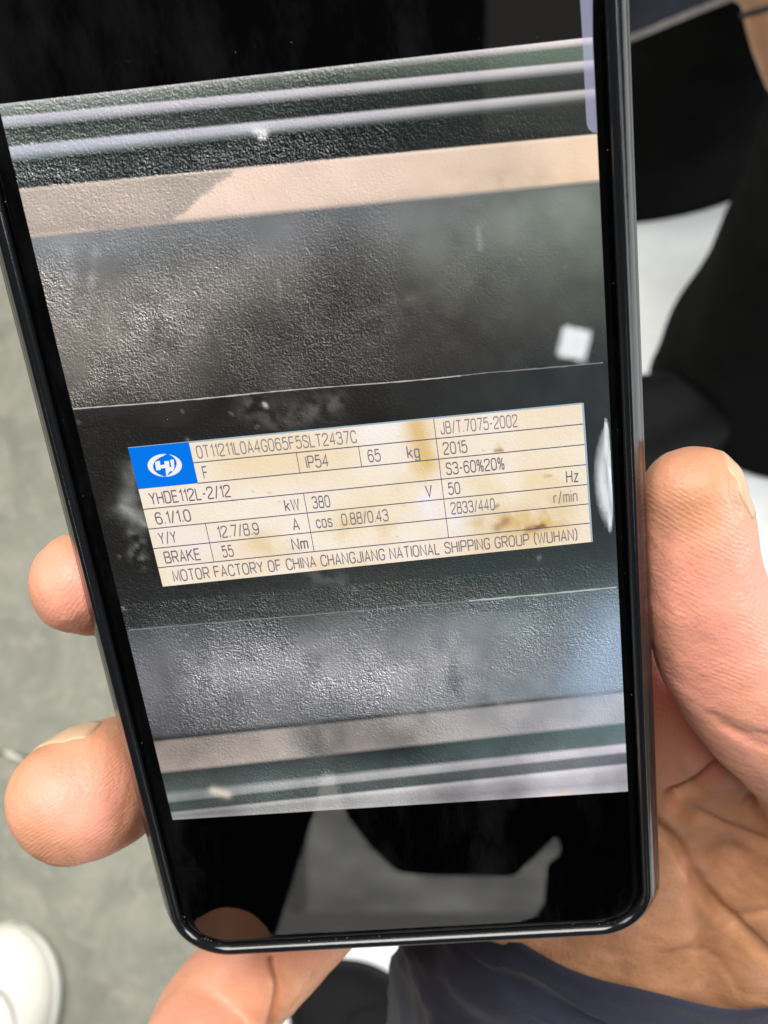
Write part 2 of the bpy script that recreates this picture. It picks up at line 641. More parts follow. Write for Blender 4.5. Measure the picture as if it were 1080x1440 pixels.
for i in range(len(rows)):
    r0 = rows[i]
    r1 = rows[min(i + 1, len(rows) - 1)]
    span = abs(r1[0] - r0[0]) * 0.5 + abs(r1[1] - r0[1]) * 0.5
    sub = max(1, int(round(span / 3.2))) if i < len(rows) - 1 else 1
    for k in range(sub):
        t = k / sub
        yl, yr = r0[0] + (r1[0] - r0[0]) * t, r0[1] + (r1[1] - r0[1]) * t
        if i == 0 and k == 0:
            pl, pr = TL, TR
        elif i == len(rows) - 1:
            pl, pr = BL, BR
        else:
            pl = np.array([edge_x(yl, TL, BL), yl])
            pr = np.array([edge_x(yr, TR, BR), yr])
        xs = pl[0] + (pr[0] - pl[0]) * uu
        ys = pl[1] + (pr[1] - pl[1]) * uu
        px_rows.append(np.c_[xs, ys])
        ca = [lin(r0[2 + q]) * (1 - t) + lin(r1[2 + q]) * t for q in range(3)]
        g = [r0[5 + q] * (1 - t) + r1[5 + q] * t for q in range(3)]
        cc = np.stack([np.interp(uu, [0, .55, 1], [ca[0][j], ca[1][j], ca[2][j]]) for j in range(3)] +
                      [np.interp(uu, [0, .5, 1], g)], 1)
        tint_rows.append(cc)
PX = np.array(px_rows)
TI = np.array(tint_rows)
NR = len(PX)


def vnoise(x, y, s, seed):
    """smooth value noise on photo pixels"""
    r = np.random.default_rng(seed).random((256, 256))
    X, Y = x / s + 500, y / s + 500
    xi, yi = np.floor(X).astype(int), np.floor(Y).astype(int)
    fx, fy = X - xi, Y - yi
    fx, fy = fx * fx * (3 - 2 * fx), fy * fy * (3 - 2 * fy)
    g = lambda i, j: r[i % 256, j % 256]
    return (g(xi, yi) * (1 - fx) + g(xi + 1, yi) * fx) * (1 - fy) + (g(xi, yi + 1) * (1 - fx) + g(xi + 1, yi + 1) * fx) * fy


def fbm(x, y, s, seed, o=4):
    return sum(vnoise(x, y, s / 2 ** k, seed + k) * 0.5 ** k for k in range(o)) / sum(0.5 ** k for k in range(o))


def seg_dist(x, y, poly):
    d = np.full(x.shape, 1e9)
    for (x0, y0), (x1, y1) in zip(poly[:-1], poly[1:]):
        dx, dy = x1 - x0, y1 - y0
        t = np.clip(((x - x0) * dx + (y - y0) * dy) / (dx * dx + dy * dy + 1e-9), 0, 1)
        d = np.minimum(d, np.hypot(x - x0 - t * dx, y - y0 - t * dy))
    return d


X, Y = PX[..., 0], PX[..., 1]
# the freshly rubbed, paler stretch of the beige strip
lv = Y - (267 - (X - 27) * 0.0945)          # position below the strip's top edge
edge = 335 - 1.5 * np.clip(lv, 0, 70) + 34 * (fbm(X, Y, 26, 3) - .5)
inb = (lv > 1) & (lv < 62)
m_ = np.clip((X - edge) / 5, 0, 1) * inb * np.clip((640 - X) / 260, 0, 1)
TI[..., :3] = TI[..., :3] * (1 - m_[..., None]) + lin((228, 200, 184)) * m_[..., None]
TI[..., 3] *= 1 - 0.6 * m_
m_ = np.clip((edge - X) / 6, 0, 1) * inb * np.clip((X - 150) / 100, 0, 1)
TI[..., :3] = TI[..., :3] * (1 - m_[..., None]) + lin((166, 154, 144)) * m_[..., None]
# broad cloudiness everywhere
cloud = 0.75 + 0.5 * fbm(X, Y, 90, 11)
panel = ((lv > 70) & (Y < 600)) | (Y > 860)
TI[..., :3] *= np.where(panel, 0.35 + 1.3 * fbm(X, Y, 80, 21, 5), 0.88 + 0.24 * fbm(X, Y, 60, 31))[..., None]


def brush(poly, w, col, a, power=2.0, tex=None):
    d = seg_dist(X, Y, poly)
    m = a * np.exp(-(d / w) ** power)
    if tex is not None:
        m = m * tex
    m = np.clip(m, 0, 1)[..., None]
    TI[..., :3] = TI[..., :3] * (1 - m) + lin(col) * m


T1 = np.clip(2.2 * fbm(X, Y, 22, 41) - .55, 0, 1)
T2 = np.clip(3.0 * fbm(X, Y, 12, 51) - 1.0, 0, 1)
brush([(95, 350), (100, 390)], 7, (165, 165, 168), .7, tex=T1)
brush([(135, 350), (128, 400)], 6, (160, 160, 160), .6, tex=T1)
brush([(188, 660), (196, 690), (185, 700), (170, 712), (200, 728)], 15, (122, 122, 118), .95, tex=T1)
brush([(172, 712), (205, 740)], 4, (150, 150, 146), .7, tex=T2)
brush([(188, 750), (198, 760), (190, 778), (202, 790)], 8, (120, 122, 118), .9, tex=T2)
brush([(350, 572), (390, 590), (470, 566)], 16, (92, 90, 86), .8, tex=T2)
brush([(372, 568), (374, 571)], 2.5, (210, 205, 200), .9)
brush([(390, 395), (396, 410), (390, 425)], 3, (165, 162, 158), .6, tex=T2)
brush([(672, 320), (675, 350)], 4, (150, 156, 150), .45)
brush([(360, 184), (372, 186), (368, 192)], 5, (232, 228, 230), .9)
brush([(300, 1112), (320, 1117)], 5.5, (205, 190, 178), .95)
brush([(440, 1022), (446, 1050)], 30, (82, 84, 84), .75, tex=T1)
brush([(560, 1015), (700, 1000)], 14, (170, 166, 162), .4, tex=T1)
brush([(260, 855), (330, 842), (420, 842)], 12, (64, 66, 64), .7, tex=T2)
brush([(440, 810), (480, 820)], 14, (96, 98, 96), .5, tex=T2)
brush([(620, 815), (720, 790)], 26, (46, 60, 58), .7, tex=T1)
brush([(760, 280), (800, 330)], 40, (110, 118, 110), .35, tex=T1)
brush([(700, 270), (600, 330)], 50, (120, 122, 118), .3, tex=T1)
brush([(430, 480), (560, 460), (700, 500)], 60, (44, 43, 41), .45, tex=T1)
brush([(840, 950), (872, 890)], 46, (150, 168, 190), .8)
brush([(640, 960), (760, 940)], 45, (138, 140, 146), .4, tex=T1)
brush([(500, 1130), (500, 1135)], 1, (150, 150, 150), .1)
brush([(770, 1122), (800, 1118)], 4, (232, 205, 178), .7)
# flecks
for k in range(60):
    x0, y0 = rng.uniform(60, 860), rng.uniform(280, 1040)
    brush([(x0, y0), (x0 + rng.uniform(-3, 3), y0 + rng.uniform(-3, 3))], rng.uniform(1.2, 2.4), (150, 148, 144), rng.uniform(.15, .5))

brush([(75, 415), (150, 455), (260, 440)], 55, (150, 143, 136), .55, tex=T1)
brush([(120, 520), (200, 500)], 40, (120, 112, 105), .5, tex=T1)
brush([(150, 330), (400, 318), (640, 300)], 22, (118, 118, 120), .4)
brush([(360, 470), (470, 430), (620, 450)], 55, (52, 50, 46), .6, tex=np.clip(T1 + .3, 0, 1))
brush([(300, 950), (420, 930), (560, 945), (650, 925)], 42, (158, 157, 160), .6, tex=np.clip(T1 + .2, 0, 1))
brush([(205, 985), (330, 1000)], 30, (84, 84, 87), .5, tex=T1)
brush([(690, 900), (720, 960)], 30, (84, 92, 96), .5, tex=T1)
bl = np.clip(2.6 * fbm(X, Y, 75, 171) - .45, .12, 1.6)
TI[..., 3] *= np.where(panel, bl, .75 + .5 * (bl > .6))
dzone = (Y > 577 - (X - 100) * .087) & (Y < 850 - (X - 180) * .087)
TI[..., 3] *= np.where(dzone, .3, 1)
TI[..., 3] *= np.where((X > 560) & (Y < 700), .45, 1)
gm = TI[..., :3].mean(-1, keepdims=True)
dk = np.clip((.10 - gm) / .06, 0, 1) * (Y < 300)[..., None]
TI[..., :3] = TI[..., :3] * (1 - .45 * dk) + gm * .45 * dk
TI[..., :3] *= 1 - .3 * dk
TI[..., :3] = np.clip(TI[..., :3] * 1.28, 0, 1)
TI[..., 3] *= 1.25
PL = np.array([ph(x, y, Z_PIC) for x, y in PX.reshape(-1, 2)])
PL[:, 2] = Z_PIC
Fp = [(i * NC + j, (i + 1) * NC + j, (i + 1) * NC + j + 1, i * NC + j + 1) for i in range(NR - 1) for j in range(NC - 1)]


def store_tint(o, data):
    at = o.data.color_attributes.new('tint', 'FLOAT_COLOR', 'POINT')
    at.data.foreach_set('color', np.asarray(data, np.float32).ravel())


M_PIC = emit_vcol('screen_picture')
pic = pmesh('motor_picture', PL, Fp, M_PIC, display, smooth=False)
store_tint(pic, TI.reshape(-1, 4))
tag(pic, 'displayed photo of dusty ribbed motor housing')


def flat(name, px_poly, z, mat, parent=None):
    v = [ph(x, y, z) for x, y in px_poly]
    return pmesh(name, v, [tuple(range(len(v)))] if True else None, mat, parent or display, smooth=False)


def ribbon(name, poly, w, z, mat, wj=0.3):
    P = catmull([(x, y, 0) for x, y in poly], 10)[:, :2]
    t = np.gradient(P, axis=0)
    t /= np.linalg.norm(t, axis=1)[:, None]
    nn = np.c_[t[:, 1], -t[:, 0]]
    V = []
    for p, q in zip(P, nn):
        ww = w * (1 + random.uniform(-wj, wj)) / 2
        p = p + q * random.uniform(-.35, .35) * w * wj
        V += [ph(*(p - q * ww), z), ph(*(p + q * ww), z)]
    return pmesh(name, V, [(2 * i, 2 * i + 1, 2 * i + 3, 2 * i + 2) for i in range(len(P) - 1)], mat, display, smooth=False)


M_SCR = emit_flat('scratch_light', (196, 190, 184))
M_SCR2 = emit_flat('scratch_dim', (136, 136, 134))
ribbon('scored_line', [(103, 575), (190, 568.5), (280, 561), (351, 554)], 1.9, Z_PIC + .02, M_SCR)
ribbon('scored_line', [(349, 554), (440, 546), (560, 537), (648, 528.5)], 1.4, Z_PIC + .02, M_SCR, .5)
ribbon('scored_line', [(646, 528.5), (686, 524), (760, 518), (848, 510)], 1.5, Z_PIC + .02, M_SCR2, .4)
ribbon('scored_line', [(182, 886), (300, 876), (420, 866), (540, 856), (662, 845)], 1.3, Z_PIC + .02, M_SCR2, .5)
ribbon('scored_line', [(660, 845), (760, 836), (867, 826)], 2.0, Z_PIC + .02, emit_flat('scratch_pale', (190, 196, 196)), .4)

# ---- nameplate in the picture
PQ = np.array([(180, 630), (819, 567), (832, 762), (229, 825)], float)


def homog(src, dst):
    A = []
    for (x, y), (u, w) in zip(src, dst):
        A.append([x, y, 1, 0, 0, 0, -u * x, -u * y, -u])
        A.append([0, 0, 0, x, y, 1, -w * x, -w * y, -w])
    return np.linalg.svd(np.array(A))[2][-1].reshape(3, 3)


H = homog([(0, 0), (1, 0), (1, 1), (0, 1)], PQ)
HI = np.linalg.inv(H)


def pl2px(s, t):
    q = np.stack([s, t, np.ones_like(s)], -1) @ H.T
    return q[..., :2] / q[..., 2:]


def px2pl(x, y):
    q = HI @ np.array([x, y, 1.0])
    return q[:2] / q[2]


def plate_pts(st, z):
    st = np.asarray(st, float)
    px = pl2px(st[:, 0], st[:, 1])
    return np.array([ph(x, y, z) for x, y in px])


nu, nv2 = 260, 90
ss, tt = np.meshgrid(np.linspace(0, 1, nu), np.linspace(0, 1, nv2))
pp = pl2px(ss, tt)
x_, y_ = pp[..., 0], pp[..., 1]
base = np.ones((nv2, nu, 3)) * lin((255, 243, 226))


def pbrush(poly, w, col, a, tex=None, power=2):
    global base
    m = a * np.exp(-(seg_dist(x_, y_, poly) / w) ** power)
    if tex is not None:
        m = m * tex
    m = np.clip(m, 0, 1)[..., None]
    base = base * (1 - m) + lin(col) * m


n1 = np.clip(2.6 * fbm(x_, y_, 70, 61) - .9, 0, 1)
n2 = np.clip(3.2 * fbm(x_, y_, 30, 71) - 1.2, 0, 1)
n3 = np.clip(4.0 * fbm(x_, y_, 14, 81, 3) - 1.7, 0, 1)
base = base * (1 - .45 * n1[..., None]) + lin((248, 224, 176)) * .45 * n1[..., None]
base = base * (1 - .30 * n2[..., None]) + lin((255, 228, 214)) * .30 * n2[..., None]
pbrush([(330, 650), (480, 640)], 30, (246, 222, 176), .6)
pbrush([(585, 598), (592, 625), (600, 650)], 17, (232, 196, 128), .95, np.clip(n2 + .5, 0, 1))
pbrush([(520, 610), (548, 600)], 18, (255, 250, 246), .8)
pbrush([(600, 700), (605, 720)], 14, (255, 246, 250), .8)
pbrush([(640, 735), (672, 730)], 18, (255, 250, 250), .8)
pbrush([(235, 750), (285, 765)], 22, (252, 240, 236), .7)
pbrush([(560, 680), (590, 668), (580, 655)], 12, (238, 208, 152), .6, n2)
pbrush([(480, 740), (520, 728), (545, 740)], 20, (240, 212, 160), .7, np.clip(n2 + .3, 0, 1))
pbrush([(360, 760), (395, 775)], 16, (236, 208, 156), .7, np.clip(n2 + .3, 0, 1))
pbrush([(680, 744), (760, 735), (785, 720)], 25, (226, 190, 116), .95, np.clip(n2 + .45, 0, 1))
pbrush([(700, 742), (712, 732)], 7, (168, 118, 58), .7, n3)
pbrush([(740, 745), (765, 740)], 5, (150, 100, 48), .75, n3)
pbrush([(755, 742), (764, 739)], 2.2, (118, 84, 52), .8)
pbrush([(702, 620), (704, 634)], 5, (196, 150, 84), .6, n3)
pbrush([(696, 634), (706, 633)], 2.2, (132, 98, 66), .7)
pbrush([(690, 660), (712, 655)], 7, (206, 170, 116), .6, n3)
pbrush([(766, 670), (774, 669)], 2.2, (186, 146, 88), .8)
pbrush([(668, 680), (700, 690), (770, 675)], 22, (244, 222, 170), .6, n2)
pbrush([(697, 713), (700, 710)], 2.2, (120, 90, 62), .7)
pbrush([(740, 765), (790, 755)], 12, (242, 216, 166), .6, n2)
pbrush([(250, 815), (310, 805)], 8, (250, 222, 160), .6, n2)
pbrush([(420, 800), (520, 786)], 14, (246, 220, 168), .5, n2)
for k in range(16):
    x0, y0 = rng.uniform(240, 820), rng.uniform(600, 800)
    pbrush([(x0, y0), (x0 + rng.uniform(-4, 4), y0 + rng.uniform(-1, 1))], rng.uniform(1, 2), (190, 160, 120), rng.uniform(.2, .5))
al = np.full((nv2, nu, 1), 0.012)
PV = np.array([ph(x, y, Z_PIC + .03) for x, y in pp.reshape(-1, 2)])
FP = [(i * nu + j, (i + 1) * nu + j, (i + 1) * nu + j + 1, i * nu + j + 1) for i in range(nv2 - 1) for j in range(nu - 1)]
plate = pmesh('nameplate', PV, FP, M_PIC, display, smooth=False)
store_tint(plate, np.concatenate([base, al], -1).reshape(-1, 4))
tag(plate, 'displayed cream nameplate with brown stains and motor data')

Z1, Z2 = Z_PIC + .05, Z_PIC + .07
M_INK = emit_flat('plate_ink', (128, 120, 134))
M_INKS = [M_INK, emit_flat('plate_ink_faded', (150, 140, 148)), emit_flat('plate_ink_strong', (112, 106, 124))]
M_LINE = emit_flat('plate_rule', (84, 84, 112))
M_BLUE = emit_flat('plate_blue', (0, 122, 240))
M_WHITE = emit_flat('plate_white', (250, 250, 252))
M_RIM = emit_flat('plate_edge', (168, 190, 202))


def plate_quad(name, s0, t0, s1, t1, z, mat):
    return pmesh(name, plate_pts([(s0, t0), (s0, t1), (s1, t1), (s1, t0)], z), [(0, 1, 2, 3)], mat, display, smooth=False)


row_t = [k / 7 for k in range(8)]
S_LOGO = 0.1315
lw, lh = 0.0016, 0.0072


def hline(t, s0, s1):
    plate_quad('ruled_line', s0, t - lh / 2, s1, t + lh / 2, Z1, M_LINE)


def vline(px_, py_, t0, t1):
    s = px2pl(px_, py_)[0]
    plate_quad('ruled_line', s - lw / 2, t0, s + lw / 2, t1, Z1 + .005, M_LINE)
    return s


hline(row_t[1], S_LOGO, 1)
hline(row_t[2], S_LOGO, 1)
for k in (3, 4, 5, 6):
    hline(row_t[k], 0, 1)
vline(419, 650, row_t[1], row_t[2])
vline(506, 640, row_t[1], row_t[2])
vline(620, 670, 0, row_t[6])
vline(434, 733, row_t[3], row_t[6])
vline(294.5, 762, row_t[4], row_t[6])
plate_quad('plate_edge', 0, -0.004, 1, 0.007, Z1 + .01, M_RIM)
plate_quad('plate_edge', 0.9985, 0, 1.003, 1, Z1 + .01, M_RIM)
plate_quad('logo_field', 0, 0, S_LOGO, row_t[2], Z1 + .012, M_BLUE)


# thin engraved-style alphabet, drawn as strokes (width 6, height 10); 'c' strokes are rounded
GLY = {
    '0': ['o 1.2,10 4.8,10 6,8 6,2 4.8,0 1.2,0 0,2 0,8'], '1': ['l .6,7.8 2.6,10 2.6,0'],
    '2': ['c 0,7.3 0,10 6,10 6,6.3 0,1.8 0,0', 'l 0,0 6,0'],
    '3': ['c 0,8 .3,10 5.7,10 5.7,5.4 2.2,5.4', 'c 2.2,5.4 6,5.4 6,0 .2,0 0,2.2'],
    '4': ['l 4.4,0 4.4,10 0,3 6,3'], '5': ['l 5.4,10 .9,10 .5,5.4', 'c .5,5.4 1.6,6.6 6,6.8 6,0 .2,0 0,2.2'],
    '6': ['c 5.7,8 5.2,10 0,10 0,0 6,0 6,6.2 .3,6.2 0,3'], '7': ['l 0,10 6,10 2.2,0'],
    '8': ['o 3,10 5.6,10 5.6,5.3 3,5.3 .4,5.3 .4,10', 'o 3,5.3 6,5.3 6,0 3,0 0,0 0,5.3'],
    '9': ['c .3,2 .8,0 6,0 6,10 0,10 0,3.8 5.7,3.8 6,7'],
    'A': ['l 0,0 3,10 6,0', 'l .95,3.1 5.05,3.1'], 'B': ['l 0,0 0,10', 'l 0,10 3,10', 'c 3,10 5.5,10 5.5,5.3 3,5.3', 'l 0,5.3 3,5.3', 'c 3,5.3 6,5.3 6,0 3,0', 'l 3,0 0,0'],
    'C': ['c 6,7.2 6,10 0,10 0,0 6,0 6,2.8'], 'D': ['l 0,0 0,10 2.6,10', 'c 2.6,10 6,10 6,0 2.6,0', 'l 2.6,0 0,0'], 'E': ['l 5.6,10 0,10 0,0 5.6,0', 'l 0,5.3 5,5.3'],
    'F': ['l 5.4,10 0,10 0,0', 'l 0,5.2 4.8,5.2'], 'G': ['c 6,7.4 6,10 0,10 0,0 6,0 6,4.6', 'l 6,4.6 3.4,4.6'],
    'H': ['l 0,0 0,10', 'l 6,0 6,10', 'l 0,5.2 6,5.2'], 'I': ['l 0,0 0,10'], 'J': ['c 4.6,10 4.6,3 4.6,0 0,0 0,3'], 'K': ['l 0,0 0,10', 'l 6,10 0,4', 'l 2.3,6.2 6,0'],
    'L': ['l 0,10 0,0 5,0'], 'M': ['l 0,0 0,10 3.4,1.5 6.8,10 6.8,0'], 'N': ['l 0,0 0,10 6,0 6,10'], 'O': ['o 1.2,10 4.8,10 6.2,8 6.2,2 4.8,0 1.2,0 -.2,2 -.2,8'],
    'P': ['l 0,0 0,10 3,10', 'c 3,10 6,10 6,4.6 3,4.6', 'l 3,4.6 0,4.6'], 'R': ['l 0,0 0,10 3,10', 'c 3,10 6,10 6,4.8 3,4.8', 'l 0,4.8 3,4.8 6,0'],
    'S': ['c 5.8,7.6 5.6,10 .2,10 .2,5.8 6,5 6,0 .2,0 0,2.5'], 'T': ['l 0,10 6,10', 'l 3,10 3,0'], 'U': ['c 0,10 0,3 0,0 6,0 6,3 6,10'],
    'V': ['l 0,10 3,0 6,10'], 'W': ['l 0,10 2,0 4.2,9.6 6.4,0 8.4,10'], 'Y': ['l 0,10 3,4.8 6,10', 'l 3,4.8 3,0'],
    'k': ['l 0,0 0,10', 'l 4.4,6.8 0,2.6', 'l 1.6,4.2 4.6,0'], 'g': ['o 2.2,7 4.4,7 4.4,0 2.2,0 0,0 0,7', 'c 4.4,7 4.4,-1 4.4,-3 .4,-3 .2,-1.6'],
    'c': ['c 4.4,5.2 4.2,7 0,7 0,0 4.2,0 4.4,1.8'], 'o': ['o 2.4,7 4.8,7 4.8,0 2.4,0 0,0 0,7'], 's': ['c 4.2,5.4 4,7 .2,7 .2,3.8 4.4,3.4 4.4,0 .2,0 0,1.7'],
    'z': ['l .2,7 4.4,7 0,0 4.6,0'], 'r': ['l 0,0 0,7', 'c 0,4 .4,7 3,7'], 'i': ['l 0,0 0,7', 'l 0,9 0,10'],
    'm': ['l 0,0 0,7', 'c 0,4.5 .3,7 3.2,7 3.2,4 3.2,0', 'c 3.2,4.5 3.6,7 6.4,7 6.4,4 6.4,0'], 'n': ['l 0,0 0,7', 'c 0,4.5 .3,7 4.2,7 4.2,4 4.2,0'],
    '/': ['l 0,-.5 3.4,10.5'], '.': ['l .4,0 .4,1'], '-': ['l 0,4.6 3,4.6'], '(': ['c 2,11 0,8 0,2 2,-1'], ')': ['c 0,11 2,8 2,2 0,-1'],
    '%': ['o 1.2,10 2.4,10 2.4,5.6 1.2,5.6 0,5.6 0,10', 'o 5.8,4.4 7,4.4 7,0 5.8,0 4.6,0 4.6,4.4', 'l 1.2,0 5.8,10'], ' ': []}


def chaikin(P, closed, it=3):
    P = np.asarray(P, float)
    for _ in range(it):
        Q = np.vstack([P, P[:1]]) if closed else P
        a1, b1 = Q[:-1] * .75 + Q[1:] * .25, Q[:-1] * .25 + Q[1:] * .75
        M = np.stack([a1, b1], 1).reshape(-1, 2)
        P = M if closed else np.vstack([P[:1], M[1:-1], P[-1:]])
    return np.vstack([P, P[:1]]) if closed else P


def text_mesh(txt, pen=1.3, gap=2.3):
    V, Fa, x0 = [], [], 0.0
    for ch in txt:
        if ch == ' ':
            x0 += 4.4
            continue
        xm = 0
        for st in GLY[ch]:
            k, pts = st.split(' ', 1)
            P = np.array([[float(q) for q in p.split(',')] for p in pts.split()])
            xm = max(xm, P[:, 0].max())
            if k == 'c':
                P = chaikin(P, False, 3)
            elif k == 'o':
                P = chaikin(P, True, 3)
            t = np.gradient(P, axis=0)
            t /= np.linalg.norm(t, axis=1)[:, None] + 1e-9
            nn = np.c_[-t[:, 1], t[:, 0]]
            # mitre the corners of straight strokes
            if k == 'l' and len(P) > 2:
                sg = np.diff(P, axis=0)
                sg /= np.linalg.norm(sg, axis=1)[:, None]
                for i in range(1, len(P) - 1):
                    d_ = max(0.45, math.cos(math.acos(float(np.clip(sg[i - 1] @ sg[i], -1, 1))) / 2))
                    bis = sg[i - 1] + sg[i]
                    if np.linalg.norm(bis) > 1e-3:
                        bis /= np.linalg.norm(bis)
                        nn[i] = np.array([-bis[1], bis[0]]) / d_
                nn[0] = (-sg[0][1], sg[0][0])
                nn[-1] = (-sg[-1][1], sg[-1][0])
            o_ = len(V)
            for p, q in zip(P, nn):
                V.append((p[0] + x0 - q[0] * pen / 2, p[1] - q[1] * pen / 2, 0))
                V.append((p[0] + x0 + q[0] * pen / 2, p[1] + q[1] * pen / 2, 0))
            Fa += [(o_ + 2 * i, o_ + 2 * i + 1, o_ + 2 * i + 3, o_ + 2 * i + 2) for i in range(len(P) - 1)]
        x0 += xm + gap
    return np.array(V), Fa


CAP = 10.0


def write(txt, row, px0, px1, mat=None, hfrac=0.56):
    V, Fa = text_mesh(txt)
    tm = (row + 0.52) / 7
    # pixel -> plate s along this row's middle
    f_ = lambda xp: np.interp(xp, pl2px(np.linspace(0, 1, 200), np.full(200, tm))[:, 0], np.linspace(0, 1, 200))
    s0, s1 = f_(px0), f_(px1)
    x = V[:, 0]
    x = (x - x.min()) / (x.max() - x.min())
    hh = hfrac / 7
    st = np.c_[s0 + x * (s1 - s0), tm + hh / 2 - V[:, 1] / CAP * hh]
    return pmesh('lettering', plate_pts(st, Z2), Fa, mat or M_INKS[1 if txt[:2] in ('JB', 'r/', '0T') else (2 if row in (2, 3, 5) else 0)], display, smooth=False)


for a_ in [("0T11211L0A4G065F5SLT2437C", 0, 276, 501), ("JB/T.7075-2002", 0, 619, 728), ("F", 1, 285, 291.5), ("IP54", 1, 430, 461),
           ("65", 1, 517, 535), ("kg", 1, 572, 590), ("2015", 1, 623, 657), ("YHDE112L-2/12", 2, 210, 324), ("S3-60%20%", 2, 627, 709),
           ("6.1/1.0", 3, 218, 268), ("kW", 3, 400, 421), ("380", 3, 439, 464), ("V", 3, 598, 608), ("50", 3, 630, 647), ("Hz", 3, 796, 814),
           ("Y/Y", 4, 223, 248), ("12.7/8.9", 4, 306, 364), ("A", 4, 411, 421), ("cos", 4, 444, 467), ("0.88/0.43", 4, 480, 546),
           ("2833/440", 4, 634, 696), ("r/min", 4, 778, 812), ("BRAKE", 5, 231, 281), ("55", 5, 312, 328), ("Nm", 5, 410, 433),
           ("MOTOR FACTORY OF CHINA CHANGJIANG NATIONAL SHIPPING GROUP (WUHAN)", 6, 243, 812)]:
    write(*a_)

# ---- emblem on the blue field: two crescents round a slanted double stroke
LC = np.array([0.0690, 0.141])
AS = 0.037      # half width in plate s
AT = 0.078      # half height in plate t


def logo(name, poly):
    st = [(LC[0] + x * AS, LC[1] - y * AT) for x, y in poly]
    return pmesh(name, plate_pts(st, Z2 + .01), [tuple(range(len(st)))], M_WHITE, display, smooth=False)


def crescent(a0, a1, wmax, bias):
    o, i_ = [], []
    for k in range(21):
        f_ = k / 20
        t = math.radians(a0 + (a1 - a0) * f_)
        w_ = wmax * math.sin(math.pi * f_ ** bias) ** .8
        o.append((math.cos(t), math.sin(t)))
        i_.append(((1 - w_) * math.cos(t), (1 - w_) * math.sin(t)))
    return o + i_[::-1]


logo('emblem', crescent(75, 262, .34, .75))
logo('emblem', crescent(68, -98, .34, 1.25))
for poly in ([(-.52, .38), (-.22, .46), (-.30, -.36), (-.56, -.36)], [(-.28, .06), (.08, .08), (.06, -.22), (-.30, -.24)],
             [(.02, .36), (.30, .36), (.26, -.10), (.20, -.58), (-.06, -.98), (-.02, -.4)], [(.38, .44), (.60, .44), (.52, -.30), (.34, -.64)],
             [(.22, -.20), (.50, -.22), (.40, -.56), (.16, -.56)]):
    logo('emblem', poly)

# translucent handle at the right of the picture
m, nt, N, L, b = new_mat('edge_handle')
N.remove(b)
e_ = N.new('ShaderNodeEmission')
e_.inputs[0].default_value = (*lin((196, 194, 226)), 1)
t_ = N.new('ShaderNodeBsdfTransparent')
mx = N.new('ShaderNodeMixShader')
mx.inputs[0].default_value = 0.52
L.new(t_.outputs[0], mx.inputs[1])
L.new(e_.outputs[0], mx.inputs[2])
L.new(mx.outputs[0], N['Material Output'].inputs['Surface'])
hp = [(812, -60), (833, -60), (833.5, 52), (840, 187)]
hp += [(833, 186), (828, 182), (825.5, 176), (824.5, 168), (819, 52)]
flat('edge_handle', hp, Z_PIC + .1, m)

# ---- dust specks along the rim of the glass
dust = []
rim = rrect(-0.1, 0.0)
for k in range(70):
    i = random.randrange(len(rim))
    p, q = np.array(rim[i]), np.array(rim[(i + 1) % len(rim)])
    t = random.random()
    c_ = p + (q - p) * t + np.array([random.gauss(0, .25), random.gauss(0, .25), 0])
    c_ -= np.array([np.sign(c_[0]) * .25, 0, 0])
    dust.append((c_, random.uniform(.025, .065)))
for k in range(70):
    dust.append((np.array([random.uniform(-34, 33), random.uniform(-78, 60), 0]), random.uniform(.015, .035)))
parts = []
for c_, r in dust:
    q = [(r, 0, 0), (0, r * .8, 0), (-r, 0, 0), (0, -r * .9, 0), (0, 0, r * .8)]
    q = [np.array(e) * random.uniform(.6, 1.5) + c_ + np.array([0, 0, .005]) for e in q]
    parts.append((np.array(q), [(0, 1, 4), (1, 2, 4), (2, 3, 4), (3, 0, 4)]))
v, f = join(parts)
d_ = pmesh('dust', v, f, simple('dust_grey', (0.55, 0.55, 0.52), 0.9), phone, smooth=False)
tag(d_, kind='stuff')

# ------------------------------------------------------------------ hand holding the phone (right hand, palm behind the phone)
def hp_(px_, py_, z):
    return ph(px_, py_, z)


def chain(pts, **kw):
    P = [hp_(p[0], p[1], p[2]) for p in pts]
    ra = [p[3] for p in pts]
    rb = [p[4] if len(p) > 4 else p[3] for p in pts]
    return loft(P, ra, rb, **kw)


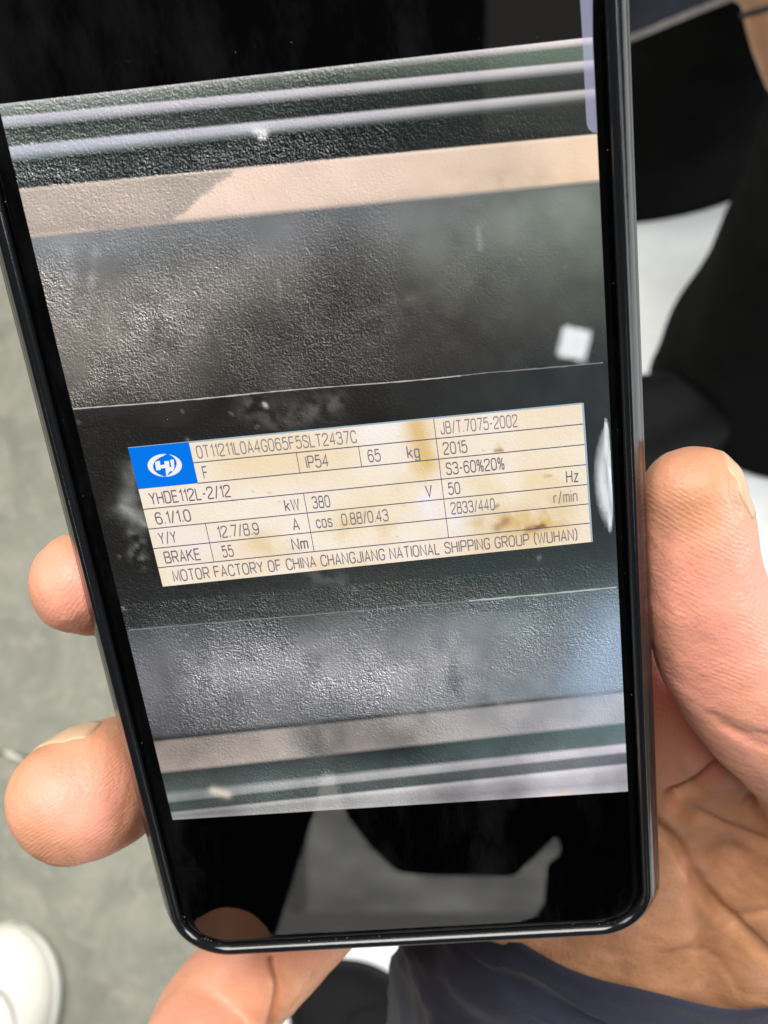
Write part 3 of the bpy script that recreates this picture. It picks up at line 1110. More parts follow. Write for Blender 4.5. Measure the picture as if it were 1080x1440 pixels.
hand_parts = [
    # thumb
    chain([(972, 692, -7.5, 7.3, 6.2), (979, 760, -7.5, 8.5, 7.6), (990, 830, -7.5, 9.0, 8.4), (1010, 898, -8, 9.6, 9), (1050, 962, -9.5, 10.3, 9.8),
           (1100, 1012, -12, 11.2, 10.8), (1160, 1065, -17, 12.8, 12.5), (1195, 1140, -23, 15, 14)]),
    # ball of the thumb down to the wrist
    chain([(1190, 1110, -25, 13, 11), (1165, 1190, -26, 16, 12), (1105, 1270, -29, 16, 12), (1040, 1370, -33, 16, 12), (1000, 1480, -36, 15, 12)]),
    # web between thumb and index, folded
    chain([(1130, 1070, -22, 10, 8), (1050, 1062, -24, 8, 6), (985, 1050, -26, 8, 6), (900, 980, -28, 9, 8), (800, 900, -28, 10, 10)]),
    chain([(1150, 1140, -25, 11, 9), (1060, 1115, -26, 9.5, 7), (980, 1095, -29, 10, 8), (880, 1060, -29, 11, 10)]),
    # metacarpals
    chain([(960, 1420, -35, 12, 12), (900, 1130, -31, 14, 12), (790, 800, -27, 11, 10.5)]),
    chain([(930, 1420, -35, 13, 13), (830, 1150, -31, 14, 12), (690, 850, -27, 11, 10.5)]),
    chain([(890, 1420, -35, 14, 13), (770, 1180, -31, 14, 12), (600, 960, -27, 10.5, 10)]),
    chain([(860, 1420, -35, 14, 13), (720, 1220, -31, 14, 12), (560, 1090, -27, 10, 10)]),
    # heel of the palm
    chain([(1010, 1150, -33, 13, 9), (970, 1240, -33, 18, 11), (930, 1330, -35, 20, 12), (890, 1500, -37, 22, 14)]),
    chain([(870, 1290, -34, 20, 13), (850, 1400, -36, 24, 14), (835, 1600, -38, 24, 16)]),
    # index, hidden behind the phone
    chain([(790, 800, -27, 10.5), (580, 640, -20.5, 9), (400, 560, -19, 8.5), (270, 540, -18, 7.5)]),
    # middle, its tip round the left edge
    chain([(690, 850, -27, 10.5), (430, 810, -22, 9), (230, 815, -19.5, 8.2), (160, 820, -15, 7.9), (110, 822, -9, 7.4)]),
    # ring finger
    chain([(600, 960, -27, 10), (400, 1010, -22, 9.5), (262, 1062, -21, 9.0), (186, 1088, -16, 9.8), (135, 1110, -11, 10.4), (97, 1128, -8, 9.9)]),
    # little finger: under the lower edge, then curling up past it
    loft([ph(560, 1090, -27), ph(480, 1235, -23), ph(386, 1340, -20), ph(300, 1432, -15), (-41, -109, 4), (-39.5, -110.5, 28)],
         [9.5, 9.2, 9.6, 10.2, 10, 9], [9.5, 9.2, 9.6, 10.2, 10, 9], up=(1, .3, 0)),
]
V, Fa = join(hand_parts)
me = bpy.data.meshes.new('hand_build')
me.from_pydata([tuple(v) for v in V], [], Fa)
tmp = bpy.data.objects.new('hand_build', me)
COL.objects.link(tmp)
md = tmp.modifiers.new('r', 'REMESH')
md.mode = 'VOXEL'
md.voxel_size = 0.62
sm = tmp.modifiers.new('s', 'SMOOTH')
sm.factor = 0.5
sm.iterations = 14
dg = bpy.context.evaluated_depsgraph_get()
hm = bpy.data.meshes.new_from_object(tmp.evaluated_get(dg))
bpy.data.objects.remove(tmp)
HV = np.empty(len(hm.vertices) * 3)
hm.vertices.foreach_get('co', HV)
HV = HV.reshape(-1, 3)


def normals():
    hm.vertices.foreach_set('co', HV.ravel())
    hm.update()
    nn = np.empty(len(hm.vertices) * 3)
    hm.vertex_normals.foreach_get('vector', nn)
    return nn.reshape(-1, 3)


EDG = np.empty(len(hm.edges) * 2, int)
hm.edges.foreach_get('vertices', EDG)
EDG = EDG.reshape(-1, 2)
pxv = to_px(HV)
soft = np.clip((pxv[:, 1] - 1090) / 60, 0, 1) * np.clip((pxv[:, 0] - 600) / 60, 0, 1) * np.clip((-10 - HV[:, 2]) / 4, 0, 1)
deg = np.bincount(EDG.ravel(), minlength=len(HV))
for _ in range(70):
    av = np.stack([(np.bincount(EDG[:, 0], HV[EDG[:, 1], k], len(HV)) + np.bincount(EDG[:, 1], HV[EDG[:, 0], k], len(HV))) / deg for k in range(3)], 1)
    HV += (av - HV) * (soft * .6)[:, None]
HN = normals()
pxv = to_px(HV)
campos = -R_PH.T @ T_PH
vis = np.einsum('ij,ij->i', HN, (campos - HV) / np.linalg.norm(campos - HV, axis=1)[:, None])


def crease(poly, w, depth, zmin=-60, zmax=10, sign=-1):
    d = seg_dist(pxv[:, 0], pxv[:, 1], catmull([(x, y, 0) for x, y in poly], 6)[:, :2])
    m = depth * np.exp(-(d / w) ** 2) * np.clip(vis * 3 + .4, 0, 1) * (HV[:, 2] > zmin) * (HV[:, 2] < zmax)
    HV[:] += sign * HN * m[:, None]


crease([(1000, 1005), (1030, 1028), (1090, 1038)], 6, 0.4, zmin=-16)
crease([(1020, 1020), (1060, 1045), (1095, 1055)], 7, 0.5, zmin=-18)
crease([(958, 1118), (985, 1100), (1005, 1080), (1024, 1066)], 9, 2.6, zmax=-10)
crease([(1052, 1130), (1058, 1105), (1050, 1085)], 7, 1.6, zmax=-10)
crease([(890, 1140), (930, 1168), (955, 1192), (974, 1226), (1010, 1278), (1058, 1325), (1095, 1358)], 9, 1.9, zmax=-10)
crease([(945, 1118), (985, 1150), (1035, 1172), (1090, 1190)], 10, 1.1, zmax=-10)
crease([(975, 1260), (985, 1310), (1000, 1385)], 14, 0.6, zmax=-10)
crease([(1035, 1288), (1060, 1285), (1090, 1278)], 6, 0.35, zmax=-10)
crease([(972, 1075), (992, 1066)], 14, 0.9, zmax=-10, sign=1)
crease([(380, 1352), (388, 1395), (378, 1450)], 6, 1.3)
crease([(392, 1365), (415, 1390), (405, 1420)], 10, 0.5, sign=1)
crease([(440, 1370), (425, 1400), (400, 1425)], 4, 0.4)
for k in range(14):      # fine palm lines
    x0, y0 = rng.uniform(930, 1080), rng.uniform(1090, 1380)
    a0 = rng.choice([0.9, -0.5, 0.25]) + rng.normal(0, .2)
    l0 = rng.uniform(25, 70)
    crease([(x0, y0), (x0 + l0 * .5 * math.cos(a0), y0 + l0 * .5 * math.sin(a0) + rng.normal(0, 4)), (x0 + l0 * math.cos(a0), y0 + l0 * math.sin(a0))], rng.uniform(3, 5), rng.uniform(.08, .2), zmax=-10)
for k in range(9):       # joint lines on the thumb's base and little finger
    x0, y0 = 985 + 12 * k, 1000 + 5 * k
    crease([(x0, y0 - 4), (x0 + 18, y0 + 6), (x0 + 40, y0 + 9)], 3, .08, zmin=-18)
crease([(1024, 640), (1029, 665), (1030, 695), (1038, 720)], 4, .5, zmin=-14)
# fullness and dents
crease([(985, 770), (1000, 850)], 40, 0.5, zmin=-20, sign=1)
crease([(185, 1010), (200, 1080), (215, 1150)], 26, 0.9, zmin=-30)
lump = (fbm(HV[:, 0] * 10, HV[:, 1] * 10 + HV[:, 2] * 7, 60, 91) - .5) * 0.8 + (fbm(HV[:, 0] * 10, HV[:, 1] * 10 + HV[:, 2] * 7, 14, 95) - .5) * 0.12
HV[:] += HN * lump[:, None]
# keep the hand off the case: nothing may enter the phone's own volume
hx_o, yb_o, yt_o = HX + 2.9, YB - 2.9, YT + 2.9
ins = (np.abs(HV[:, 0] - XC) < hx_o) & (HV[:, 1] > yb_o) & (HV[:, 1] < yt_o) & (HV[:, 2] > -10.05) & (HV[:, 2] < 3)
dz = np.c_[hx_o - np.abs(HV[:, 0] - XC), HV[:, 1] - yb_o, HV[:, 2] + 10.05]
k_ = np.argmin(dz, 1)
q = ins & (k_ == 0)
HV[q, 0] = XC + np.sign(HV[q, 0] - XC) * hx_o
q = ins & (k_ == 1)
HV[q, 1] = yb_o
q = ins & (k_ == 2)
HV[q, 2] = -10.05
WR = p2w(ph(880, 1420, -33)[None])[0]
person = empty('person', WR)
tag(person, 'bare right hand in a navy sleeve gripping the smartphone', 'person')
HN = normals()
hm.vertices.foreach_set('co', (p2w(HV) - WR).ravel())
hm.update()
hm.polygons.foreach_set('use_smooth', [True] * len(hm.polygons))
hm.name = 'hand'
hand = bpy.data.objects.new('hand', hm)
COL.objects.link(hand)
hand.parent = person
M_SKIN = skin_mat('skin')
hm.materials.clear()
hm.materials.append(M_SKIN)


def fattr(name, arr):
    at = hm.attributes.new(name, 'FLOAT', 'POINT')
    at.data.foreach_set('value', np.asarray(arr, np.float32))


# ridges: direction differs for each fingertip (pixels -> phase)
ridge = np.zeros(len(HV))
mask = np.zeros(len(HV))
x, y = pxv[:, 0], pxv[:, 1]
th_ = (x > 900) & (y < 1120) & (HV[:, 2] > -22)
ridge[th_] = ((y - 0.55 * x + 0.0007 * (x - 960) * (y - 700)) * 0.85)[th_]
mask[th_] = np.clip((y[th_] - 640) / 60, 0, 1)
rf = (x < 300) & (y > 980) & (y < 1260)
ridge[rf] = ((y + 0.75 * x + 0.0012 * (x - 120) ** 2) * 1.0)[rf]
mask[rf] = 1
mf = (x < 200) & (y > 700) & (y < 920)
ridge[mf] = ((x * .8 + y * .5) * 1.0)[mf]
mask[mf] = .6
lf = (y > 1330) & (x < 520)
ridge[lf] = ((x + .35 * y) * .8)[lf]
mask[lf] = .5
fattr('ridge', ridge)
fattr('ridge_mask', mask)
fl_ = np.exp(-(np.hypot(x - 1000, y - 900) / 170) ** 2) * .8 + np.exp(-(np.hypot(x - 120, y - 1130) / 80) ** 2) * .8 + np.exp(-(np.hypot(x - 110, y - 830) / 50) ** 2) * .7
fl_ += .55 * np.clip(2.4 * fbm(x, y, 70, 201) - .8, 0, 1) * ((x < 520) | (y < 1110))
fl_ += np.exp(-(np.hypot(x - 310, y - 1420) / 60) ** 2) * .5
fattr('flush', np.clip(fl_, 0, 1))

# nails: thin curved plates
M_NAIL = simple('fingernail', (0.68, 0.45, 0.29), 0.32, 0.45, noise=.08, nscale=200)


from mathutils.bvhtree import BVHTree
hbm = bmesh.new()
hbm.from_mesh(hm)
BVH = BVHTree.FromBMesh(hbm)
hbm.free()


def nail(root, tip, out, half, w0=0.72, thick=0.00035, over=0.0):
    """root, tip: phone-mm points on the finger's axis; out: direction the nail faces (phone axes); half: half angle it wraps"""
    root, tip, out = np.asarray(root, float), np.asarray(tip, float), np.asarray(out, float)
    ax = tip - root
    ln = np.linalg.norm(ax)
    ax /= ln
    out = out - ax * (out @ ax)
    out /= np.linalg.norm(out)
    side = np.cross(ax, out)
    nu_, nv_ = 12, 15
    V_, N_ = [], []
    for i in range(nu_):
        u = i / (nu_ - 1)
        hw = half * (0.75 + .25 * math.sin(math.pi * min(1, u * 1.4) / 2)) * (1 - .25 * max(0, u - .7) / .3)
        for j in range(nv_):
            t = math.radians(-hw + 2 * hw * j / (nv_ - 1))
            d_ = out * math.cos(t) + side * math.sin(t)
            # the rounded outline at the root and the free edge
            sh = 1.2 * (1 - math.cos(t * 90 / half)) * (1 if u > .5 else -1) * abs(2 * u - 1)
            o_ = root + ax * (ln * u - sh)
            ow = p2w(o_[None])[0] - WR
            dw = R_W @ d_
            hit = BVH.ray_cast(Vector(ow), Vector(dw), 0.02)
            q = np.array(hit[0]) if hit[0] is not None else ow + dw * 0.006
            V_.append(q + dw * (0.00004 + 0.0002 * math.cos(t * 90 / half)))
            N_.append(dw)
    V_, N_ = np.array(V_), np.array(N_)
    Vb = V_ - N_ * thick * 2.2
    nf = len(V_)
    Fq = []
    for i in range(nu_ - 1):
        for j in range(nv_ - 1):
            a0 = i * nv_ + j
            Fq.append((a0, a0 + 1, a0 + nv_ + 1, a0 + nv_))
            Fq.append((nf + a0, nf + a0 + nv_, nf + a0 + nv_ + 1, nf + a0 + 1))
    per = [j for j in range(nv_)] + [i * nv_ + nv_ - 1 for i in range(1, nu_)] + [(nu_ - 1) * nv_ + j for j in range(nv_ - 2, -1, -1)] + [i * nv_ for i in range(nu_ - 2, 0, -1)]
    for k in range(len(per)):
        a0, b0 = per[k], per[(k + 1) % len(per)]
        Fq.append((a0, nf + a0, nf + b0, b0))
    o = mesh_obj('nail', np.vstack([V_, Vb]), Fq, M_NAIL)
    o.parent = person
    return o


nail(ph(984, 735, -7.5), ph(974, 652, -7.5), (1, .1, -.42), 58)
nail(ph(160, 820, -15), ph(100, 812, -7.5), (-.9, .45, -.22), 55)
nail(ph(150, 1108, -13), ph(85, 1128, -6.5), (-.55, .72, -.85), 58)

# sleeve
M_NAVY = simple('navy_cloth', (0.021, 0.023, 0.040), 0.85, 0.2, noise=.25, nscale=90, bump=.5, bscale=2600, sheen=.15)
sl_c = [(930, 1396, -14, 21), (910, 1440, -13.5, 22.5), (885, 1500, -13, 24), (850, 1620, -13, 26), (810, 1800, -16, 29), (770, 2050, -30, 31)]
P = [ph(q[0], q[1], q[2]) - np.array([0, 0, q[3]]) for q in sl_c]
M5 = catmull(np.c_[np.array(P), [38, 39, 40, 41, 42, 43], [q[3] for q in sl_c]], 9)
C_, A_, B_ = M5[:, :3], M5[:, 3], M5[:, 4]
Tn = np.gradient(C_, axis=0)
Tn /= np.linalg.norm(Tn, axis=1)[:, None]
ns = 72
rings = []
th = np.linspace(0, 2 * math.pi, ns, endpoint=False)


def sl_ring(i, da, db, push=0.0):
    s = np.cross(Tn[i], (0, 0, 1.0))
    s /= np.linalg.norm(s)
    u = np.cross(s, Tn[i])
    arc = i * 4.0
    fx, fy = np.cos(th) * 60 + arc * 1.1, np.sin(th) * 60 + arc * .55
    fold = 1 + (0.19 * (1 - np.abs(2 * fbm(fx, fy, 34, 131, 3) - 1) ** .8 - .55) + .05 * (fbm(fx, fy, 12, 141, 2) - .5)) * min(1, (i + 2) / 8)
    wav = 0.9 * np.sin(3 * th + .6) + .5 * np.sin(7 * th)
    return C_[i] + np.outer(np.cos(th) * (A_[i] + da) * fold, s) + np.outer(np.sin(th) * (B_[i] + db) * fold, u) + np.outer(wav * max(0, 1 - i / 6), Tn[i]) + push * Tn[i]


rings.append(sl_ring(8, -2.5, -2.5))
rings.append(sl_ring(1, -1.8, -1.8))
rings.append(sl_ring(0, -1.5, -1.5, .3))
rings.append(sl_ring(0, -.8, -.8, -.5))
rings.append(sl_ring(0, 0, 0, .2))
for i in range(1, len(C_)):
    rings.append(sl_ring(i, 0, 0))
V = np.vstack(rings)
Fs = [(i * ns + j, i * ns + (j + 1) % ns, (i + 1) * ns + (j + 1) % ns, (i + 1) * ns + j) for i in range(len(rings) - 1) for j in range(ns)]
sl = mesh_obj('sleeve', p2w(V) - WR, Fs, M_NAVY)
sl.parent = person

# ------------------------------------------------------------------ shoes on the floor
def shoe(name, loc, rot, mat_up, mat_sole, mat_seam, scale=1.0, leg_mat=None):
    root = empty(name, loc)
    root.rotation_euler = (0, 0, rot)
    root.scale = (scale,) * 3
    L_ = 0.285
    ys = np.array([0, .012, .03, .06, .10, .14, .18, .205, .225, .245, .26, .272, .28, .285])
    ws = np.array([.006, .022, .030, .034, .034, .037, .045, .0475, .0475, .0445, .038, .029, .018, .004])
    hs = np.array([.05, .072, .078, .08, .08, .078, .066, .058, .052, .047, .043, .039, .034, .026])
    yy = np.linspace(0, 1, 44)
    yy = L_ * (0.5 - 0.5 * np.cos(math.pi * yy))
    ww = np.interp(yy, ys, ws)
    hh = np.interp(yy, ys, hs)
    for _ in range(2):
        ww[1:-1] = .25 * ww[:-2] + .5 * ww[1:-1] + .25 * ww[2:]
        hh[1:-1] = .25 * hh[:-2] + .5 * hh[1:-1] + .25 * hh[2:]
    xo = 0.006 * np.sin(yy / L_ * math.pi)

    def shell(fn, k):
        V_, Fq = [], []
        for i in range(len(yy)):
            V_ += [fn(i, j / (k - 1)) for j in range(k)]
        for i in range(len(yy) - 1):
            for j in range(k - 1):
                a0 = i * k + j
                Fq.append((a0, a0 + 1, a0 + k + 1, a0 + k))
        return np.array(V_), Fq
    SH = 0.022

    def up(i, f):
        t = math.pi * f
        c_, s_ = math.cos(t), math.sin(t)
        e_ = 0.72
        return (xo[i] + (ww[i] - .0015) * np.sign(c_) * abs(c_) ** e_, yy[i] * .992 + .001, SH - .004 + (hh[i] - SH + .004) * s_ ** .8)
    v_, f_ = shell(up, 26)
    o = mesh_obj('upper', v_, f_, mat_up)
    o.parent = root
    prof_ = [(-.9, 0.0), (-.2, .0005), (.0, .004), (.0012, .012), (.0005, SH - .002), (-.001, SH), (-.0035, SH)]

    def so(i, f):
        q = min(int(round(f * (2 * len(prof_) - 1))), 2 * len(prof_) - 1)
        sd = 1 if q < len(prof_) else -1
        o_, z_ = prof_[q] if q < len(prof_) else prof_[2 * len(prof_) - 1 - q]
        w_ = 0.0 if o_ == -.9 else max(ww[i] + (o_ if o_ > -.1 else -.004), 0.001)
        return (xo[i] + sd * w_, yy[i], z_)
    # start at the bottom centre on the right, over nothing, to the bottom centre on the left
    V_, Fq = [], []
    k = len(prof_)
    for sd in (1, -1):
        o0 = len(V_)
        for i in range(len(yy)):
            for (o_, z_) in prof_:
                w_ = 0.0 if o_ == -.9 else max(ww[i] + (o_ if o_ > -.1 else -.004), 0.001)
                V_.append((xo[i] + sd * w_, yy[i], z_))
        for i in range(len(yy) - 1):
            for j in range(k - 1):
                a0 = o0 + i * k + j
                Fq.append((a0, a0 + 1, a0 + k + 1, a0 + k))
    o = mesh_obj('sole', V_, Fq, mat_sole)
    o.parent = root
    # curved seam over the vamp
    P_, n_s = [], 30
    for k2 in range(n_s):
        t = -1.25 + 2.5 * k2 / (n_s - 1)
        yv = 0.232 - 0.075 * (1 - math.cos(t))
        xv = 0.034 * math.sin(t) / math.sin(1.25) + 0.004
        wv, hv = np.interp(yv, yy, ww), np.interp(yv, yy, hh)
        r_ = min(.98, abs((xv - .005) / wv))
        zv = SH - .004 + (hv - SH + .004) * (1 - r_ ** (1 / .72 * 1.6)) ** .45
        P_.append((xv, yv, zv + .0004))
    v_, f_ = loft(P_, [.0013] * n_s, [.0011] * n_s, sides=8, n=2)
    o = mesh_obj('seam', v_, f_, mat_seam)
    o.parent = root
    # ankle of the wearer's trousers
    v_, f_ = loft([(0.003, .075, .06), (0.003, .068, .12), (0.003, .055, .25), (0.0, .03, .42)], [.036, .048, .055, .062], [.045, .055, .06, .066], up=(0, 1, 0), n=5, cap0=False, cap1=False)
    o = mesh_obj('trouser_cuff', v_, f_, leg_mat)
    o.parent = root
    return root


M_BLACKCLOTH = simple('black_trouser_cloth', (0.0055, 0.0057, 0.0055), 0.95, 0.05, noise=.3, nscale=30, bump=.5, bscale=1500)
M_WSHOE = simple('white_canvas', (0.80, 0.77, 0.68), 0.7, 0.3, noise=.03, nscale=60, bump=.2, bscale=900)
M_WSOLE = simple('white_sole_rubber', (0.82, 0.80, 0.72), 0.5, 0.4, noise=.04, nscale=40)
M_SEAM = simple('grey_blue_piping', (0.22, 0.26, 0.30), 0.6)
ang = math.radians(-13)
ws_ = floor_pt(16, 1296, 0.045)
sh = shoe('shoe', (ws_[0] - 0.285 * math.sin(-ang), ws_[1] - 0.285 * math.cos(ang), 0), ang, M_WSHOE, M_WSOLE, M_SEAM, leg_mat=M_BLACKCLOTH)
tag(sh, 'white canvas shoe with rounded toe on the grey green floor', 'shoe')
M_BSHOE = simple('black_shoe_leather', (0.006, 0.006, 0.007), 0.7, 0.15, noise=.2, nscale=60)
ang = math.radians(50)
tp = floor_pt(420, 1374, 0.03)
sh = shoe('shoe', (tp[0] + 0.285 * math.sin(ang), tp[1] - 0.285 * math.cos(ang), 0.004), ang, M_BSHOE, M_BSHOE, M_BSHOE, leg_mat=M_BLACKCLOTH)
tag(sh, 'black shoe on the pale floor below the phone, between little finger and sleeve', 'shoe')

# ------------------------------------------------------------------ bystander in black trousers
bp_ = np.array([0.33, 0.72, 0.004])
by = empty('person', bp_)
tag(by, 'bystander in loose black trousers standing on the pale floor beside the phone', 'person')


def wl(pts, name, mat, up=(0, 1, 0), fold=0.05, sides=56, parent=by, org=bp_, seed=0, cap1=True):
    P_ = [p[:3] for p in pts]
    V_, F_ = loft(P_, [p[3] for p in pts], [p[4] for p in pts], up=up, sides=sides, n=8, cap0=False, cap1=cap1)
    V_ = np.array(V_)
    nr = len(V_) // sides
    thh = np.arange(len(V_)) % sides / sides * 2 * math.pi
    C2 = V_[:nr * sides].reshape(nr, sides, 3).mean(1)
    Cc = np.repeat(C2, sides, 0)
    h_ = V_[:, 2]
    k_f = 1 + fold * (np.sin(3 * thh + 14 * h_ + seed) * .5 + np.sin(5 * thh - 23 * h_ + 2 * seed) * .35 + np.sin(2 * thh + 45 * h_ + seed * 3) * .35)
    V_ = Cc + (V_ - Cc) * k_f[:, None]
    o = mesh_obj(name, V_ - org, F_, mat)
    o.parent = parent
    return o


wl([(.392, .590, .004, .132, .105), (.392, .592, .06, .13, .10), (.395, .60, .3, .122, .095), (.415, .625, .6, .118, .105), (.44, .68, .86, .12, .12)], 'trouser_leg', M_BLACKCLOTH, seed=1, fold=.05)
wl([(.245, .905, .004, .18, .145), (.25, .90, .06, .175, .14), (.30, .88, .3, .16, .125), (.37, .83, .6, .13, .12), (.45, .75, .86, .12, .12)], 'trouser_leg', M_BLACKCLOTH, seed=4, fold=.04)
M_JKT = simple('black_jacket_cloth', (0.012, 0.012, 0.014), 0.85, 0.2, noise=.25, nscale=30, sheen=.1)
wl([(.43, .71, .80, .20, .15), (.44, .71, .95, .20, .145), (.45, .71, 1.2, .22, .14), (.46, .71, 1.38, .19, .11), (.46, .71, 1.46, .07, .07)], 'jacket', M_JKT, seed=2, fold=.03)

def cam_pt(px_, py_, d):
    return CAM + ray(px_, py_) * d


# open flap of the bystander's navy jacket with its grey bound hem
M_FLAP = simple('navy_jacket_cloth', (0.016, 0.018, 0.028), .85, .2, noise=.3, nscale=40, bump=.4, bscale=1500)
M_BIND = simple('grey_hem_binding', (0.17, 0.15, 0.135), .8, noise=.2, nscale=120)


def strip(name, f0, f1, out, mat):
    V_, n_k, m_k = [], 26, 8
    for side in (0, .0025):
        for i in range(m_k):
            g = f0 + (f1 - f0) * i / (m_k - 1)
            for k in range(n_k):
                t = k / (n_k - 1)
                px_, py_ = 800 + 330 * t, 86 - 118 * t + 4 * math.sin(5 * t + 1)
                d = .80 - .02 * math.sin(6 * t) - .16 * g
                p = cam_pt(px_ + 60 * g, py_ - 330 * g, d + side + out)
                V_.append(p - bp_)
    Fq = []
    nn_ = n_k * m_k
    for i in range(m_k - 1):
        for k in range(n_k - 1):
            a0 = i * n_k + k
            Fq += [(a0, a0 + 1, a0 + n_k + 1, a0 + n_k), (nn_ + a0, nn_ + a0 + n_k, nn_ + a0 + n_k + 1, nn_ + a0 + 1)]
    for k in range(n_k - 1):
        Fq += [(k, nn_ + k, nn_ + k + 1, k + 1)]
    o = mesh_obj(name, V_, Fq, mat)
    o.parent = by
    return o


strip('jacket_flap', 0.0, 1.0, 0, M_FLAP)
strip('hem_binding', -.004, .032, -.001, M_BIND)

# the bystander's hanging hand, a cord round its fingers
HB = [loft([cam_pt(1078, -60, .66), cam_pt(1066, -10, .665), cam_pt(1075, 50, .68), cam_pt(1093, 115, .70)], [.0085, .008, .0075, .006], [.0085, .008, .0075, .006], up=(1, 0, 0)),
      loft([cam_pt(1110, -60, .655), cam_pt(1102, 0, .66), cam_pt(1110, 70, .675), cam_pt(1125, 160, .70)], [.009, .0088, .0082, .0065], [.009, .0088, .0082, .0065], up=(1, 0, 0)),
      loft([cam_pt(1150, -60, .65), cam_pt(1146, 0, .655), cam_pt(1152, 70, .67), cam_pt(1165, 165, .70)], [.009, .009, .0085, .0065], [.009, .009, .0085, .0065], up=(1, 0, 0)),
      loft([cam_pt(1190, -60, .655), cam_pt(1190, 0, .66), cam_pt(1194, 60, .675), cam_pt(1200, 140, .70)], [.009, .0088, .0082, .0065], [.009, .0088, .0082, .0065], up=(1, 0, 0)),
      loft([cam_pt(1230, -190, .64), cam_pt(1240, -110, .64), cam_pt(1245, -40, .64), cam_pt(1240, 20, .65)], [.012, .011, .0095, .0075], [.012, .011, .0095, .0075], up=(1, 0, 0)),
      loft([cam_pt(1150, -20, .655), cam_pt(1158, -120, .645), cam_pt(1170, -240, .63), cam_pt(1190, -420, .60)], [.042, .043, .036, .030], [.014, .016, .019, .024], up=(-.3, -.4, 1))]
V, Fa = join(HB)
me = bpy.data.meshes.new('hand_build')
me.from_pydata([tuple(v * 1000) for v in V], [], Fa)
tmp = bpy.data.objects.new('hand_build', me)
COL.objects.link(tmp)
md = tmp.modifiers.new('r', 'REMESH')
md.mode = 'VOXEL'
md.voxel_size = 1.4
sm = tmp.modifiers.new('s', 'SMOOTH')
sm.factor = .5
sm.iterations = 4
m2 = bpy.data.meshes.new_from_object(tmp.evaluated_get(bpy.context.evaluated_depsgraph_get()))
bpy.data.objects.remove(tmp)
vv = np.empty(len(m2.vertices) * 3)
m2.vertices.foreach_get('co', vv)
m2.vertices.foreach_set('co', (vv.reshape(-1, 3) / 1000 - bp_).ravel())
m2.update()
m2.polygons.foreach_set('use_smooth', [True] * len(m2.polygons))
m2.materials.clear()
m2.materials.append(simple('tanned_skin', (0.42, 0.22, 0.12), .5, .4, noise=.15, nscale=60))
m2.name = 'hand'
o = bpy.data.objects.new('hand', m2)
COL.objects.link(o)
o.parent = by
v_, f_ = loft([cam_pt(1044, 22, .655), cam_pt(1066, 16, .648), cam_pt(1100, 6, .645), cam_pt(1140, -4, .64)], [.0016] * 4, [.0016] * 4, sides=8)
o = mesh_obj('cord', v_ - bp_, f_, M_JKT)
o.parent = by
wl([(cam_pt(1185, -330, .61)[0], cam_pt(1185, -330, .61)[1], cam_pt(1185, -330, .61)[2], .048, .045), (.30, .52, .95, .055, .055), (.34, .60, 1.12, .062, .062), (.38, .66, 1.32, .07, .07)], 'jacket_sleeve', M_JKT, seed=5, fold=.04)

bs = shoe('shoe', (0, 0, 0), 0, M_BSHOE, M_BSHOE, M_BSHOE, leg_mat=M_BLACKCLOTH)
bs.parent = by
bs.location = (.43 - bp_[0], .552 - bp_[1], 0)
bs.rotation_euler = (0, 0, math.radians(97))

# ------------------------------------------------------------------ what the glass mirrors: doorway, roof lamps, the holder's own jacket
def mirror_dir(px_, py_):
    d = ray(px_, py_)
    n = R_W[:, 2]
    h = p2w(ph(px_, py_, 0)[None])[0]
    r = d - 2 * (d @ n) * n
    return h, r / np.linalg.norm(r)


def mirror_pt(px_, py_, dist):
    h, r = mirror_dir(px_, py_)
    return h + r * dist


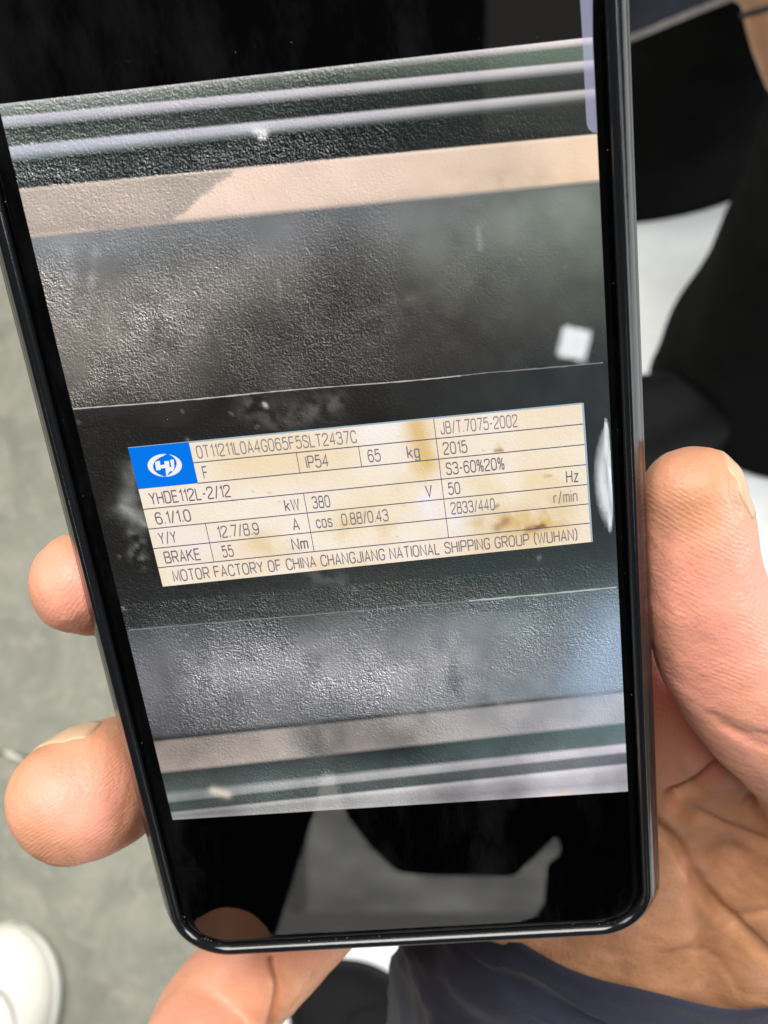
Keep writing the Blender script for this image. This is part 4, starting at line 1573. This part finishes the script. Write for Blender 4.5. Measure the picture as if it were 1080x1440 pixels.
def mirror_lamp(name, quad, dist, radiance, col, mottled=False, shape='RECTANGLE'):
    """rectangular lamp whose mirror image in the glass covers the quad (tl, tr, br, bl pixels)"""
    P_ = [mirror_pt(*q, dist) for q in quad]
    c_ = sum(P_) / 4
    ex = (P_[1] + P_[2] - P_[0] - P_[3]) / 2
    ey = (P_[0] + P_[1] - P_[2] - P_[3]) / 2
    sx, sy = np.linalg.norm(ex), np.linalg.norm(ey)
    ex /= sx
    ey = ey - ex * (ex @ ey)
    ey /= np.linalg.norm(ey)
    ez = np.cross(ex, ey)
    aim = T_W - c_
    if ez @ aim > 0:      # lamps shine along -Z
        ex, ez = -ex, -ez
    d = bpy.data.lights.new(name, 'AREA')
    d.shape = shape
    d.size, d.size_y = sx, sy
    d.energy = radiance * math.pi * sx * sy
    if mottled:          # uneven brightness over a big opening
        d.use_nodes = True
        nt_ = d.node_tree
        em_ = nt_.nodes['Emission']
        g_ = nt_.nodes.new('ShaderNodeNewGeometry')
        n_t = nt_.nodes.new('ShaderNodeTexNoise')
        n_t.inputs['Scale'].default_value = 3.0
        n_t.inputs['Detail'].default_value = 3
        r_t = nt_.nodes.new('ShaderNodeMapRange')
        r_t.inputs['From Min'].default_value = .3
        r_t.inputs['From Max'].default_value = .7
        r_t.inputs['To Min'].default_value = .5
        r_t.inputs['To Max'].default_value = 1.5
        nt_.links.new(g_.outputs['Parametric'], n_t.inputs['Vector'])
        nt_.links.new(n_t.outputs['Fac'], r_t.inputs['Value'])
        nt_.links.new(r_t.outputs['Result'], em_.inputs['Strength'])
    d.color = col
    o = bpy.data.objects.new(name, d)
    COL.objects.link(o)
    o.matrix_world = Matrix([[ex[0], ey[0], ez[0], c_[0]], [ex[1], ey[1], ez[1], c_[1]], [ex[2], ey[2], ez[2], c_[2]], [0, 0, 0, 1]])
    return o


mirror_lamp('open_doorway', [(432, 1085), (810, 1085), (810, 1283), (432, 1283)], 3.2, 2.0, (1.0, 0.98, 0.90), True)
mirror_lamp('open_doorway', [(360, 1085), (432, 1085), (432, 1283), (360, 1283)], 3.2, 1.0, (1.0, 0.98, 0.92), True)
mirror_lamp('open_doorway', [(360, 1283), (810, 1283), (810, 1345), (360, 1345)], 3.2, 1.15, (1.0, 0.98, 0.92))
mirror_lamp('roof_lamp', [(790, 458), (832, 466), (822, 508), (786, 500)], 3.4, 18, (0.95, 0.98, 1.0))
mirror_lamp('roof_lamp', [(840, 590), (896, 590), (896, 745), (840, 745)], 3.4, 12, (0.95, 0.98, 1.0), True, 'ELLIPSE')
mirror_lamp('veil_lamp', [(683, -60), (870, -60), (870, 186), (683, 186)], 3.6, .36, (1.0, .95, .9))  # added dim lamp, makes the grey veil at the glass's upper right
# the holder's jacket hem and arms
jk = [(250, 1365), (384, 1365), (388, 1316), (444, 1136), (452, 1086), (468, 1084), (488, 1148), (520, 1190), (558, 1226), (600, 1231), (722, 1233),
      (762, 1196), (783, 1174), (791, 1200), (770, 1214), (765, 1270), (736, 1312), (728, 1365), (980, 1365), (980, 760), (250, 760)]
P0 = [mirror_pt(x1, y1, .40) for x1, y1 in jk]
P1 = [mirror_pt(x1, y1, .56) for x1, y1 in jk]
n_ = len(jk)
jo = mesh_obj('jacket', [p - WR for p in P0 + P1], [tuple(range(n_)), tuple(range(2 * n_ - 1, n_ - 1, -1))] + [(i, n_ + i, n_ + (i + 1) % n_, (i + 1) % n_) for i in range(n_)], M_NAVY, smooth=False)
jo.parent = person
bv = jo.modifiers.new('b', 'BEVEL')
bv.width = .006
bv.segments = 3
